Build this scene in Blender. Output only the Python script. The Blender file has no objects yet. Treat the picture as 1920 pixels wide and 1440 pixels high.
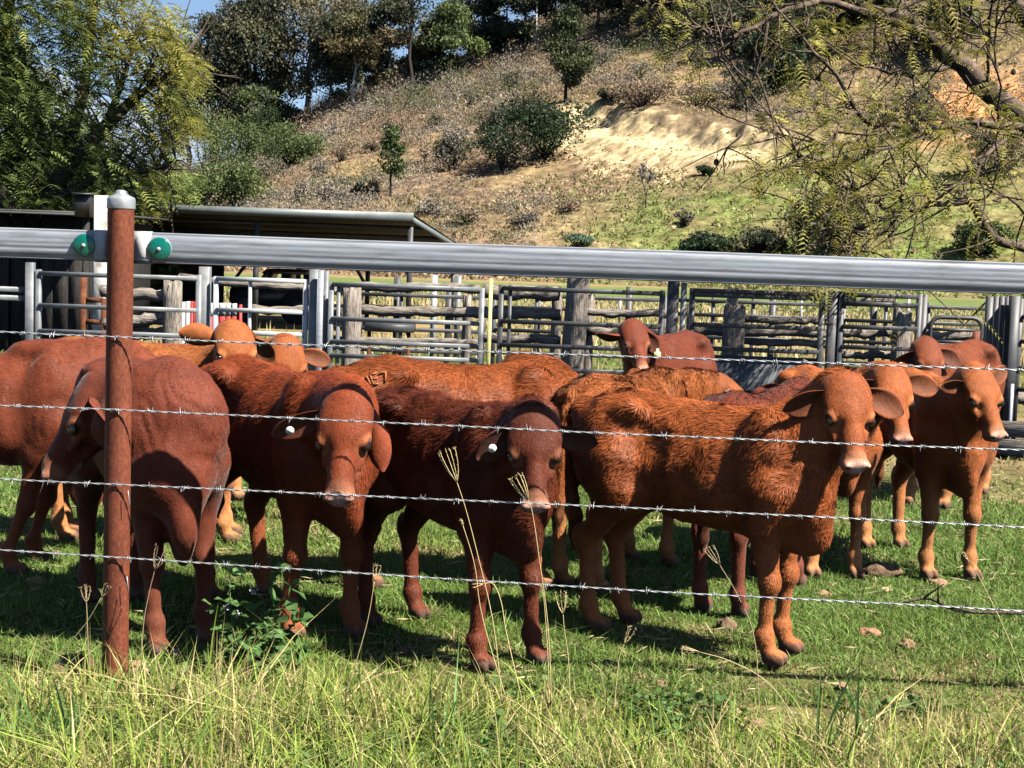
import bpy, math, random
import numpy as np
from mathutils import Vector, Matrix, Euler

# ---------------------------------------------------------------- camera, sky, sun, exposure
scn = bpy.context.scene
COL = scn.collection
LENS_PX = 2850.0                      # focal length in pixels of the 1920 wide photograph
EYE = 1.70
PITCH = math.atan(245.0 / LENS_PX)
ROLL = math.radians(2.0)
cam_data = bpy.data.cameras.new('camera')
cam = bpy.data.objects.new('camera', cam_data)
COL.objects.link(cam)
cam_data.sensor_width = 36.0
cam_data.lens = 36.0 * LENS_PX / 1920.0
cam_data.clip_start = 0.05
cam_data.clip_end = 9000.0
_R = Matrix.Rotation(math.pi / 2 - PITCH, 3, 'X') @ Matrix.Rotation(ROLL, 3, 'Z')
cam.matrix_world = Matrix.Translation((0, 0, EYE)) @ _R.to_4x4()
scn.camera = cam

SUN_ELEV, SUN_SIDE = math.radians(51), math.radians(60)   # height; angle to the right of straight behind the camera
world = bpy.data.worlds.new('World')
scn.world = world
world.use_nodes = True
_nt = world.node_tree
_nt.nodes.clear()
_sky = _nt.nodes.new('ShaderNodeTexSky')
_sky.sky_type = 'NISHITA'
_sky.sun_disc = False
_sky.sun_elevation = SUN_ELEV
_sky.sun_rotation = math.pi - SUN_SIDE
_sky.air_density = 0.65
_sky.dust_density = 0.25
_sky.ozone_density = 1.6
_bg = _nt.nodes.new('ShaderNodeBackground')
_bg.inputs['Strength'].default_value = 0.05
_wo = _nt.nodes.new('ShaderNodeOutputWorld')
_nt.links.new(_sky.outputs[0], _bg.inputs['Color'])
_nt.links.new(_bg.outputs[0], _wo.inputs['Surface'])

sun_data = bpy.data.lights.new('sun', 'SUN')
sun_data.energy = 5.0
sun_data.angle = math.radians(0.5)
sun_data.color = (1.0, 0.93, 0.82)
sun = bpy.data.objects.new('sun', sun_data)
COL.objects.link(sun)
SUN_DIR = Vector((math.sin(SUN_SIDE) * math.cos(SUN_ELEV), -math.cos(SUN_SIDE) * math.cos(SUN_ELEV), math.sin(SUN_ELEV)))
sun.rotation_euler = SUN_DIR.to_track_quat('Z', 'Y').to_euler()
sun.location = SUN_DIR * 40

scn.view_settings.view_transform = 'Standard'
scn.view_settings.look = 'None'
scn.view_settings.exposure = 1.58
scn.view_settings.gamma = 1.0
scn.cycles.max_bounces = 5
scn.cycles.diffuse_bounces = 0
scn.cycles.glossy_bounces = 2
scn.cycles.transmission_bounces = 3
scn.cycles.transparent_max_bounces = 4
scn.cycles.use_denoising = True

# ---------------------------------------------------------------- helpers
_RN = np.array(_R)
def ray(px, py):
    return _RN @ np.array([(px - 960) / LENS_PX, -(py - 720) / LENS_PX, -1.0])
def ground_at(px, py, z=0.0):
    d = ray(px, py); t = (z - EYE) / d[2]
    return np.array([0, 0, EYE]) + d * t
def at(px, py, Y):
    d = ray(px, py)
    return np.array([0, 0, EYE]) + d * (Y / d[1])

def tag(o, label=None, cat=None, group=None, kind=None):
    if label: o['label'] = label
    if cat: o['category'] = cat
    if group: o['group'] = group
    if kind: o['kind'] = kind
    return o
def empty(name, loc, label=None, cat=None, group=None, rz=0.0):
    o = bpy.data.objects.new(name, None)
    COL.objects.link(o)
    o.location = loc
    o.rotation_euler = (0, 0, rz)
    o.empty_display_size = 0.2
    o['_w'] = 1
    return tag(o, label, cat, group)
def mesh_obj(name, V, F, mat, parent=None, col=None, smooth=False, world_coords=True):
    """One mesh object from an N x 3 array and a list of face arrays (each M x k)."""
    V = np.asarray(V, dtype=np.float64)
    if not isinstance(F, (list, tuple)): F = [F]
    F = [np.asarray(f, dtype=np.int64) for f in F if len(f)]
    if parent is not None and world_coords:
        Mi = np.array(parent_matrix(parent).inverted())
        V = V @ Mi[:3, :3].T + Mi[:3, 3]
    me = bpy.data.meshes.new(name)
    me.vertices.add(len(V))
    me.vertices.foreach_set('co', V.astype(np.float32).ravel())
    loops = np.concatenate([f.ravel() for f in F])
    starts, n = [], 0
    for f in F:
        starts.append(n + np.arange(len(f)) * f.shape[1]); n += f.size
    starts = np.concatenate(starts)
    me.loops.add(len(loops))
    me.loops.foreach_set('vertex_index', loops.astype(np.int32))
    me.polygons.add(len(starts))
    me.polygons.foreach_set('loop_start', starts.astype(np.int32))
    if smooth: me.polygons.foreach_set('use_smooth', np.ones(len(starts), dtype=bool))
    me.update(calc_edges=True)
    if col is not None:
        a = me.color_attributes.new('Col', 'FLOAT_COLOR', 'POINT')
        c = np.ones((len(V), 4), dtype=np.float32)
        c[:, :3] = col
        a.data.foreach_set('color', c.ravel())
    me.materials.append(mat)
    o = bpy.data.objects.new(name, me)
    COL.objects.link(o)
    if parent is not None: o.parent = parent
    return o
def parent_matrix(p):
    m = Matrix.LocRotScale(p.location, p.rotation_euler, p.scale)
    return m if p.parent is None else parent_matrix(p.parent) @ m

class MB:
    """Collects shapes for one mesh."""
    def __init__(self): self.V, self.F, self.C, self.n = [], {}, [], 0
    def add(self, V, F, col=None):
        V = np.asarray(V, dtype=float); F = np.asarray(F)
        self.F.setdefault(F.shape[1], []).append(F + self.n)
        self.V.append(V); self.n += len(V)
        self.C.append(np.broadcast_to(np.asarray(col if col is not None else (1, 1, 1), dtype=float), (len(V), 3)))
        return self
    def build(self, name, mat, parent=None, smooth=False, colour=False):
        return mesh_obj(name, np.concatenate(self.V), [np.concatenate(f) for f in self.F.values()], mat, parent,
                        np.concatenate(self.C) if colour else None, smooth)
    def box(self, lo, hi, R=None, T=None, bev=0.0, col=None):
        lo = np.array(lo, float); hi = np.array(hi, float)
        if bev <= 0:
            V = np.array([[lo[0], lo[1], lo[2]], [hi[0], lo[1], lo[2]], [hi[0], hi[1], lo[2]], [lo[0], hi[1], lo[2]],
                          [lo[0], lo[1], hi[2]], [hi[0], lo[1], hi[2]], [hi[0], hi[1], hi[2]], [lo[0], hi[1], hi[2]]])
            F = np.array([[3, 2, 1, 0], [4, 5, 6, 7], [0, 1, 5, 4], [1, 2, 6, 5], [2, 3, 7, 6], [3, 0, 4, 7]])
        else:                      # chamfered along its longest axis
            ax = int(np.argmax(hi - lo)); a, b = [i for i in range(3) if i != ax]
            if (ax, a, b) == (1, 0, 2): a, b = 2, 0
            pr = [(lo[a] + bev, lo[b]), (hi[a] - bev, lo[b]), (hi[a], lo[b] + bev), (hi[a], hi[b] - bev),
                  (hi[a] - bev, hi[b]), (lo[a] + bev, hi[b]), (lo[a], hi[b] - bev), (lo[a], lo[b] + bev)]
            V = np.zeros((16, 3))
            for k in range(8):
                for e, v in ((0, lo[ax]), (1, hi[ax])):
                    V[k + 8 * e, ax] = v; V[k + 8 * e, a] = pr[k][0]; V[k + 8 * e, b] = pr[k][1]
            F = np.array([[k, (k + 1) % 8, (k + 1) % 8 + 8, k + 8] for k in range(8)])
            if R is not None: V = V @ np.asarray(R).T
            if T is not None: V = V + np.asarray(T)
            n0 = self.n
            self.add(V, F, col)
            self.F.setdefault(8, []).append(np.array([[7, 6, 5, 4, 3, 2, 1, 0], [8, 9, 10, 11, 12, 13, 14, 15]]) + n0)
            return self
        if R is not None: V = V @ np.asarray(R).T
        if T is not None: V = V + np.asarray(T)
        return self.add(V, F, col)
    def bar(self, p, q, w, h=None, up=(0, 0, 1), col=None):
        """A rectangular bar from p to q, w across and h along up."""
        p = np.array(p, float); q = np.array(q, float); h = w if h is None else h
        d = q - p; L = np.linalg.norm(d); d /= L
        s = np.cross(d, up)
        if np.linalg.norm(s) < 1e-4: s = np.cross(d, (0, 1, 0))
        s /= np.linalg.norm(s); u = np.cross(s, d)
        V = []
        for e in (p, q):
            for a, b in ((-1, -1), (1, -1), (1, 1), (-1, 1)):
                V.append(e + s * a * w / 2 + u * b * h / 2)
        F = [[0, 1, 2, 3], [7, 6, 5, 4], [0, 4, 5, 1], [1, 5, 6, 2], [2, 6, 7, 3], [3, 7, 4, 0]]
        return self.add(V, F, col)
    def tube(self, pts, rad, sides=8, cap=True, col=None):
        V, F, caps = tube_arrays(pts, rad, sides)
        n0 = self.n
        self.add(V, F, col)
        if cap:
            for c in caps: self.F.setdefault(sides, []).append(np.array([c]) + n0)
        return self

def tube_arrays(pts, rad, sides=8):
    pts = np.asarray(pts, float); n = len(pts)
    rad = np.broadcast_to(np.asarray(rad, float), (n,))
    t = np.gradient(pts, axis=0)
    t /= np.linalg.norm(t, axis=1)[:, None] + 1e-12
    ref = np.array([0, 0, 1.0]) if abs(t[:, 2]).mean() < 0.8 else np.array([0, 1.0, 0])
    u = np.cross(t, ref); u /= np.linalg.norm(u, axis=1)[:, None] + 1e-12
    v = np.cross(t, u)
    a = np.arange(sides) * 2 * math.pi / sides
    V = pts[:, None, :] + rad[:, None, None] * (np.cos(a)[None, :, None] * u[:, None, :] + np.sin(a)[None, :, None] * v[:, None, :])
    i = np.arange(n - 1)[:, None] * sides; k = np.arange(sides)[None, :]; k2 = (k + 1) % sides
    F = np.stack([i + k, i + k2, i + sides + k2, i + sides + k], -1).reshape(-1, 4)
    return V.reshape(-1, 3), F, [np.arange(sides)[::-1], (n - 1) * sides + np.arange(sides)]

def spline(pts, n):
    """Catmull-Rom through pts, n samples."""
    P = np.asarray(pts, float)
    P = np.vstack([2 * P[0] - P[1], P, 2 * P[-1] - P[-2]])
    m = len(P) - 3
    t = np.linspace(0, m - 1e-6, n); i = t.astype(int); f = (t - i)[:, None]
    a, b, c, d = P[i], P[i + 1], P[i + 2], P[i + 3]
    return 0.5 * ((2 * b) + (c - a) * f + (2 * a - 5 * b + 4 * c - d) * f ** 2 + (3 * b - a - 3 * c + d) * f ** 3)

def vnoise(P, seed=0, octaves=3):
    """Smooth value noise, P: N x 2 or N x 3, about -1..1."""
    P = np.asarray(P, float); D = P.shape[1]
    out = np.zeros(len(P)); amp = 1.0; tot = 0
    for o in range(octaves):
        Q = P * 2 ** o + 17.3 * (o + seed)
        i = np.floor(Q).astype(np.int64); f = Q - i; f = f * f * (3 - 2 * f)
        val = np.zeros(len(P))
        for c in range(2 ** D):
            w = np.ones(len(P)); h = np.zeros(len(P), dtype=np.int64) + seed * 7919 + o * 104729
            for k in range(D):
                b = (c >> k) & 1
                w = w * (f[:, k] if b else 1 - f[:, k])
                h = h + (i[:, k] + b) * (73856093, 19349663, 83492791)[k]
            h = (h ^ (h >> 13)) * 1274126177
            h = (h ^ (h >> 16)) & 0xFFFFF
            val += w * (h / 0xFFFFF * 2 - 1)
        out += amp * val; tot += amp; amp *= 0.5
    return out / tot

# ---------------------------------------------------------------- materials
def new_mat(name, rough=0.7, spec=0.3):
    m = bpy.data.materials.new(name)
    m.use_nodes = True
    nt = m.node_tree
    b = nt.nodes['Principled BSDF']
    b.inputs['Roughness'].default_value = rough
    b.inputs['Specular IOR Level'].default_value = spec
    return m, nt, b
def N(nt, kind, **kw):
    n = nt.nodes.new(kind)
    for k, v in kw.items():
        if k in n.inputs: n.inputs[k].default_value = v
        else: setattr(n, k, v)
    return n
def ramp(nt, fac, stops):
    r = nt.nodes.new('ShaderNodeValToRGB')
    e = r.color_ramp.elements
    while len(e) < len(stops): e.new(0.5)
    for s, (p, c) in zip(e, stops):
        s.position = p; s.color = (c[0], c[1], c[2], 1)
    nt.links.new(fac, r.inputs['Fac'])
    return r.outputs['Color']
def mixc(nt, a, b, fac, mode='MIX'):
    m = nt.nodes.new('ShaderNodeMix')
    m.data_type = 'RGBA'; m.blend_type = mode
    for s, v in ((m.inputs[6], a), (m.inputs[7], b), (m.inputs[0], fac)):
        if isinstance(v, (int, float)): s.default_value = v
        elif isinstance(v, (tuple, list)): s.default_value = (v[0], v[1], v[2], 1)
        else: nt.links.new(v, s)
    return m.outputs[2]
def coords(nt, scale=(1, 1, 1), kind='Object'):
    t = nt.nodes.new('ShaderNodeTexCoord'); mp = nt.nodes.new('ShaderNodeMapping')
    mp.inputs['Scale'].default_value = scale
    nt.links.new(t.outputs[kind], mp.inputs['Vector'])
    return mp.outputs['Vector']
def noise(nt, vec, scale, detail=4.0, rough=0.6):
    n = N(nt, 'ShaderNodeTexNoise', Scale=scale, Detail=detail, Roughness=rough)
    nt.links.new(vec, n.inputs['Vector'])
    return n.outputs['Fac']
def bump(nt, b, height, strength, dist=0.01):
    n = N(nt, 'ShaderNodeBump', Strength=strength, Distance=dist)
    nt.links.new(height, n.inputs['Height'])
    nt.links.new(n.outputs['Normal'], b.inputs['Normal'])
def attr(nt, name='Col'):
    a = nt.nodes.new('ShaderNodeAttribute'); a.attribute_name = name
    return a.outputs['Color']

def mat_noisy(name, stops, scale=8.0, stretch=(1, 1, 1), rough=0.7, spec=0.3, metal=0.0, bmp=0.3, bdist=0.004, bscale=None):
    m, nt, b = new_mat(name, rough, spec)
    v = coords(nt, stretch)
    f = noise(nt, v, scale, 6.0, 0.65)
    nt.links.new(ramp(nt, f, stops), b.inputs['Base Color'])
    b.inputs['Metallic'].default_value = metal
    if bmp: bump(nt, b, noise(nt, v, bscale or scale * 3, 4.0), bmp, bdist)
    return m
def mat_attr(name, rough=0.7, spec=0.2, trans=0.0, var=0.0, vscale=5.0):
    """Colour from the mesh's own colour attribute; trans: light through thin leaves."""
    m, nt, b = new_mat(name, rough, spec)
    c = attr(nt)
    if var:
        v = coords(nt)
        c = mixc(nt, c, ramp(nt, noise(nt, v, vscale), [(0.3, (1 - var,) * 3), (0.7, (1 + var,) * 3)]), 1.0, 'MULTIPLY')
    nt.links.new(c, b.inputs['Base Color'])
    if trans:
        t = nt.nodes.new('ShaderNodeBsdfTranslucent')
        nt.links.new(c, t.inputs['Color'])
        mx = nt.nodes.new('ShaderNodeMixShader'); mx.inputs[0].default_value = trans
        nt.links.new(b.outputs[0], mx.inputs[1]); nt.links.new(t.outputs[0], mx.inputs[2])
        nt.links.new(mx.outputs[0], nt.nodes['Material Output'].inputs['Surface'])
    return m

M = {}
def galv_material():
    m, nt, b = new_mat('galvanised_steel', .40, .5)
    v = coords(nt, (.7, 6, 30))
    f = noise(nt, v, 4.0, 6.0, .65)
    c = ramp(nt, f, [(.3, (.19, .21, .245)), (.5, (.26, .28, .315)), (.7, (.34, .36, .385))])
    sp = noise(nt, coords(nt, (9, 30, 30)), 9.0, 3.0, .5)
    c = mixc(nt, c, (.50, .50, .47), ramp(nt, sp, [(.70, (0, 0, 0)), (.76, (.8, .8, .8))]))
    dk = noise(nt, coords(nt, (1.6, 8, 14)), 3.0, 5.0, .7)
    c = mixc(nt, c, ramp(nt, dk, [(.34, (.72, .70, .66)), (.5, (1, 1, 1))]), 1.0, 'MULTIPLY')
    nt.links.new(c, b.inputs['Base Color'])
    b.inputs['Metallic'].default_value = .15
    bump(nt, b, noise(nt, coords(nt, (2.5, 12, 12)), 3.0, 3.0), .18, .006)
    return m
M['galv'] = galv_material()
M['galv_dull'] = mat_noisy('weathered_galvanised_pipe', [(0.3, (0.085, 0.092, 0.10)), (0.55, (0.165, 0.175, 0.185)), (0.75, (0.25, 0.25, 0.24))], 5.0, (1, 1, 1), 0.5, 0.4, 0.2, 0.1)
M['galv_bright'] = mat_noisy('bright_galvanised_pipe', [(0.3, (0.30, 0.32, 0.34)), (0.7, (0.44, 0.45, 0.46))], 5.0, (1, 1, 1), 0.45, 0.5, 0.1, 0.1)
M['dark_steel'] = mat_noisy('dark_and_shaded_steel', [(0.3, (0.022, 0.024, 0.028)), (0.6, (0.05, 0.052, 0.058)), (0.78, (0.11, 0.085, 0.07))], 5.0, (1, 1, 1), 0.5, 0.4, 0.0, 0.2)  # tree shade on the right-hand yards is put into this dark tone
M['plate_steel'] = mat_noisy('grey_sheet_steel', [(0.3, (0.040, 0.046, 0.055)), (0.7, (0.085, 0.094, 0.105))], 2.0, (1, 1, 2), 0.65, 0.2, 0.0, 0.05)
def rust_pipe_material():
    m, nt, b = new_mat('rusty_pipe', .68, .22)
    fine = noise(nt, coords(nt, (1, 1, .55)), 95.0, 6.0, .7)
    big = noise(nt, coords(nt, (1, 1, .30)), 9.0, 4.0, .6)
    streak = noise(nt, coords(nt, (1, 1, .12)), 42.0, 5.0, .65)
    c = ramp(nt, fine, [(.28, (.070, .022, .013)), (.48, (.125, .036, .019)), (.60, (.165, .050, .025)), (.74, (.235, .085, .042))])
    c = mixc(nt, c, ramp(nt, big, [(.3, (.72, .70, .70)), (.7, (1.25, 1.2, 1.15))]), 1.0, 'MULTIPLY')
    c = mixc(nt, c, (.36, .17, .075), ramp(nt, streak, [(.64, (0, 0, 0)), (.74, (.75, .75, .75))]))
    nt.links.new(c, b.inputs['Base Color'])
    bump(nt, b, fine, .6, .0025)
    return m
M['rust_pipe'] = rust_pipe_material()
M['cap_metal'] = mat_noisy('dull_zinc_cap', [(0.3, (0.20, 0.22, 0.24)), (0.7, (0.36, 0.38, 0.40))], 20, (1, 1, 1), 0.4, 0.5, 0.35, 0.3, 0.003)
M['wire'] = mat_noisy('zinc_wire', [(0.3, (0.24, 0.255, 0.27)), (0.7, (0.46, 0.48, 0.50))], 30, (1, 1, 1), 0.38, 0.5, 0.3, 0)
M['sleeve'] = mat_noisy('bright_zinc_sleeve', [(0.3, (0.34, 0.34, 0.34)), (0.7, (0.46, 0.455, 0.44))], 18, (1, 1, 1), 0.5, 0.4, 0.0, 0.15)
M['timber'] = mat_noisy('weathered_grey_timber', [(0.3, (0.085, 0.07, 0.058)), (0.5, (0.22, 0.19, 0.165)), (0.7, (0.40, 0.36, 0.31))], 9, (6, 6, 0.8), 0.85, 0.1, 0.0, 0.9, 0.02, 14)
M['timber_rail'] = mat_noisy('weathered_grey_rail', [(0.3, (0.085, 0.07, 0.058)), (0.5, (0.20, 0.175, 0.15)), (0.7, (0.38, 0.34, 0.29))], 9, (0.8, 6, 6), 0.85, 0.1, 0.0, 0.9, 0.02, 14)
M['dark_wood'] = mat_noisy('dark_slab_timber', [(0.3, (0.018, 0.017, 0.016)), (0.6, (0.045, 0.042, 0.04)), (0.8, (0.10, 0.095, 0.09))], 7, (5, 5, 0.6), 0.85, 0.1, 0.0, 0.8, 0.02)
M['white_paint'] = mat_noisy('flaking_white_paint', [(0.38, (0.20, 0.17, 0.14)), (0.46, (0.50, 0.49, 0.46)), (0.7, (0.60, 0.59, 0.57))], 7, (1, 1, 0.5), 0.7, 0.2, 0, 0.3)
M['red_paint'] = mat_noisy('faded_red_paint', [(0.3, (0.30, 0.022, 0.022)), (0.7, (0.46, 0.05, 0.045))], 9, (1, 1, 1), 0.55, 0.3, 0, 0.1)
M['rust_steel'] = mat_noisy('rusty_steel', [(0.3, (0.055, 0.02, 0.012)), (0.7, (0.15, 0.062, 0.032))], 14, (1, 1, 1), 0.8, 0.1, 0, 0.4)
M['yellow_paint'] = mat_noisy('pale_yellow_paint', [(0.3, (0.34, 0.34, 0.14)), (0.7, (0.52, 0.50, 0.22))], 9, (1, 1, 1), 0.55, 0.3, 0, 0.1)
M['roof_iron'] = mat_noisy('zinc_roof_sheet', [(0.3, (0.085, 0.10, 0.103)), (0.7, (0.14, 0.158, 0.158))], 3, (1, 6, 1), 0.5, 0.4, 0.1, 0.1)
M['roof_under'] = mat_noisy('dark_roof_underside', [(0.3, (0.035, 0.036, 0.036)), (0.7, (0.08, 0.08, 0.078))], 3, (1, 6, 1), 0.7, 0.2, 0.0, 0.1)  # dark tone for the shed and hut roof sheets
M['black_vehicle'] = mat_noisy('dusty_black_paint', [(0.3, (0.010, 0.010, 0.011)), (0.7, (0.022, 0.022, 0.023))], 4, (1, 1, 1), 0.4, 0.5)
M['rubber'] = mat_noisy('black_rubber', [(0.3, (0.012, 0.012, 0.012)), (0.7, (0.03, 0.03, 0.03))], 12, (1, 1, 1), 0.85, 0.2)
M['leaf'] = mat_attr('leaf', 0.6, 0.25, 0.28)
M['frond'] = mat_attr('feathery_leaf', 0.6, 0.2, 0.35)
M['grass'] = mat_attr('grass_blade', 0.55, 0.25, 0.32)
M['dry_twig'] = mat_attr('dry_twig', 0.85, 0.1)
M['bark'] = mat_noisy('rough_bark', [(0.3, (0.055, 0.042, 0.034)), (0.6, (0.13, 0.105, 0.085)), (0.8, (0.24, 0.20, 0.165))], 7, (4, 4, 1), 0.9, 0.1, 0, 0.9, 0.03)
M['bark_tan'] = mat_noisy('lichened_tan_bark', [(0.3, (0.05, 0.037, 0.028)), (0.55, (0.12, 0.09, 0.068)), (0.75, (0.24, 0.19, 0.145))], 9, (2, 2, 2), 0.9, 0.1, 0, 0.7, 0.02)
M['bark_dark'] = mat_noisy('dark_bark', [(0.3, (0.02, 0.016, 0.014)), (0.7, (0.06, 0.05, 0.042))], 7, (4, 4, 1), 0.9, 0.1, 0, 0.9, 0.03)
M['bark_pale'] = mat_noisy('pale_gum_bark', [(0.3, (0.26, 0.23, 0.20)), (0.7, (0.56, 0.52, 0.46))], 2, (2, 2, 1), 0.8, 0.1, 0, 0.3, 0.03)
# ---------------------------------------------------------------- ground and hill
RNG = np.random.default_rng(11)
FOOT, RIDGE = 96.0, 265.0
_rpx = np.array([-700, -300, 0, 250, 450, 600, 700, 850, 1000, 1200, 1500, 1920, 2400, 3000])
_rpy = np.array([452, 432, 400, 372, 290, 188, 152, 108, 40, -35, -90, -150, -190, -220])
def ridge_height(x, y):
    px = 960 + LENS_PX * x / np.maximum(y, 1)
    py = np.interp(px, _rpx, _rpy)
    hor = 475 + (px - 960) * 0.035
    return np.maximum(1.0, EYE + (hor - py) / LENS_PX * RIDGE)
CUT = [(900, 300, 0), (1085, 238, 0), (1180, 262, 0), (1290, 282, 0), (1440, 296, 0)]
def hill_base(x, y):
    d = np.hypot(x, y)
    t = np.clip((d - FOOT) / (RIDGE - FOOT), 0, 1.6)
    s = np.where(t < 1, 0.72 * t + 0.28 * t * t, 1 + (t - 1) * -0.12)
    s = s * sstep(0, .12, t)
    h = ridge_height(x, y) * s
    P = np.stack([np.asarray(x, float) / 26, np.asarray(y, float) / 26], -1).reshape(-1, 2)
    n = vnoise(P, 3, 3).reshape(np.shape(h))
    return h + n * 2.0 * sstep(.04, .3, t) * np.clip(ridge_height(x, y) / 20, .2, 1)
def sstep(a, b, x):
    t = np.clip((np.asarray(x, float) - a) / (b - a), 0, 1); return t * t * (3 - 2 * t)
def hill_hit(px, py, fn=None):
    """Where the sight line of a photograph pixel meets the hill."""
    fn = fn or hill_z
    d = ray(px, py)
    t = np.linspace(40, 330, 1200)
    P = np.array([0, 0, EYE]) + d * t[:, None]
    b = P[:, 2] - fn(P[:, 0], P[:, 1])
    i = np.argmax(b < 0)
    if not (b < 0).any(): i = int(np.argmin(np.abs(np.hypot(P[:, 0], P[:, 1]) - 258)))
    return P[i]
_cut = np.array([hill_hit(a, b, hill_base) for a, b, _ in CUT])     # line of the track across the hill
def cut_field(x, y):
    """Signed distance uphill of the track and a 0..1 weight along it."""
    P = np.stack([np.ravel(x), np.ravel(y)], 1)
    best = np.full(len(P), 1e9); sgn = np.zeros(len(P)); wt = np.zeros(len(P))
    tot = len(_cut) - 1
    for i in range(tot):
        a, b = _cut[i, :2], _cut[i + 1, :2]; d = b - a
        t = np.clip(((P - a) @ d) / (d @ d), 0, 1)
        Q = a + t[:, None] * d; r = P - Q; l = np.hypot(r[:, 0], r[:, 1])
        m = l < best
        best[m] = l[m]; sgn[m] = np.sign((np.hypot(P[:, 0], P[:, 1]) - np.hypot(Q[:, 0], Q[:, 1])))[m]; wt[m] = ((i + t) / tot)[m]
    w = sstep(0.02, .30, wt) * (1 - sstep(.93, 1.0, wt) * .6)
    w[wt >= .999] *= 1 - sstep(0, 10, best[wt >= .999])
    return (best * sgn).reshape(np.shape(x)), w.reshape(np.shape(x))
def hill_z(x, y):
    h = hill_base(x, y)
    d, w = cut_field(x, y)
    n = vnoise(np.stack([np.ravel(x) / 3.1, np.ravel(y) / 3.1], 1), 8, 3).reshape(np.shape(h))
    n2 = vnoise(np.stack([np.ravel(x) / 1.1, np.ravel(y) / 1.1], 1), 9, 2).reshape(np.shape(h))
    bank = (1.9 + .3 * n) * sstep(1.2, 4.4, d + n * .7 + n2 * .6) * (1 - sstep(5, 18, d)) + .28 * n2 * sstep(1, 3, d) * (1 - sstep(4, 7, d))
    spoil = -.7 * sstep(-1.0, -3.5, d) * (1 - sstep(4, 16, -d))
    return h + w * (bank + spoil)

def build_ground():
    # hill
    az = np.radians(np.linspace(-26, 27, 420)); dd = np.concatenate([np.linspace(FOOT - 6, 210, 300), np.linspace(211, 300, 60), np.linspace(304, 480, 24)])
    A, D = np.meshgrid(az, dd, indexing='ij')
    X, Y = np.sin(A) * D, np.cos(A) * D
    Z = hill_z(X, Y)
    nf = vnoise(np.stack([X.ravel() / 1.6, Y.ravel() / 1.6], 1), 5, 2).reshape(X.shape)
    Z = Z + (nf * .22 + .16 * vnoise(np.stack([X.ravel() / .7, Y.ravel() / .7], 1), 6, 2).reshape(X.shape)) * sstep(FOOT, FOOT + 12, D) - .06
    V = np.stack([X, Y, Z], -1).reshape(-1, 3)
    na, nd = A.shape
    i = np.arange(na - 1)[:, None] * nd + np.arange(nd - 1)[None, :]
    F = np.stack([i, i + nd, i + nd + 1, i + 1], -1).reshape(-1, 4)[:, ::-1]
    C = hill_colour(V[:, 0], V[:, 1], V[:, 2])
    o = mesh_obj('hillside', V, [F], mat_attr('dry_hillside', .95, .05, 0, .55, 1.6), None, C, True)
    tag(o, 'dry grassy hillside with a pale earth track cut across it', 'hillside', kind='structure')
    # flat country, one sheet to the horizon
    rr = np.concatenate([np.linspace(0.5, 40, 90), np.linspace(41, 110, 60), np.geomspace(115, 4000, 30)])
    az = np.linspace(-math.pi, math.pi, 181)
    A, D = np.meshgrid(az, rr, indexing='ij')
    X, Y = np.sin(A) * D, np.cos(A) * D
    Z = ground_z(X, Y) - 1.2 * sstep(FOOT - 4, FOOT + 20, D) * (Y > 0)
    V = np.stack([X, Y, Z], -1).reshape(-1, 3)
    na, nd = A.shape
    i = np.arange(na - 1)[:, None] * nd + np.arange(nd - 1)[None, :]
    F = np.stack([i, i + nd, i + nd + 1, i + 1], -1).reshape(-1, 4)[:, ::-1]
    C = ground_colour(V[:, 0], V[:, 1])
    m = mat_attr('pasture_soil', .95, .05, 0, .4, 2.5)
    o = mesh_obj('ground', V, [F], m, None, C, True)
    tag(o, 'flat cropped green pasture with patches of dry earth', 'ground', kind='structure')
    # far range seen between the trees, distance haze painted into its blue
    xs = np.linspace(-900, 500, 60)
    top = 120 + 60 * np.sin(xs / 170) + 50 * vnoise(np.stack([xs / 150, xs * 0], 1), 4, 3) + np.interp(xs, [-900, -420, -150, 500], [40, 90, 40, 0])
    V = np.concatenate([np.stack([xs, 1500 + 0 * xs, -20 + 0 * xs], 1), np.stack([xs, 1900 + 0 * xs, top], 1), np.stack([xs, 2500 + 0 * xs, -20 + 0 * xs], 1)])
    n = len(xs); k = np.arange(n - 1)
    F = np.concatenate([np.stack([k, k + 1, k + 1 + n, k + n], 1), np.stack([k + n, k + 1 + n, k + 1 + 2 * n, k + 2 * n], 1)])
    o = mesh_obj('mountain_range', V, [F], mat_noisy('far_range_haze_blue', [(0.3, (.13, .17, .23)), (.7, (.17, .21, .27))], .01, bmp=0), None, None, True)
    tag(o, 'far mountain range painted haze blue grey behind the trees', 'mountains', kind='structure')

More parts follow.
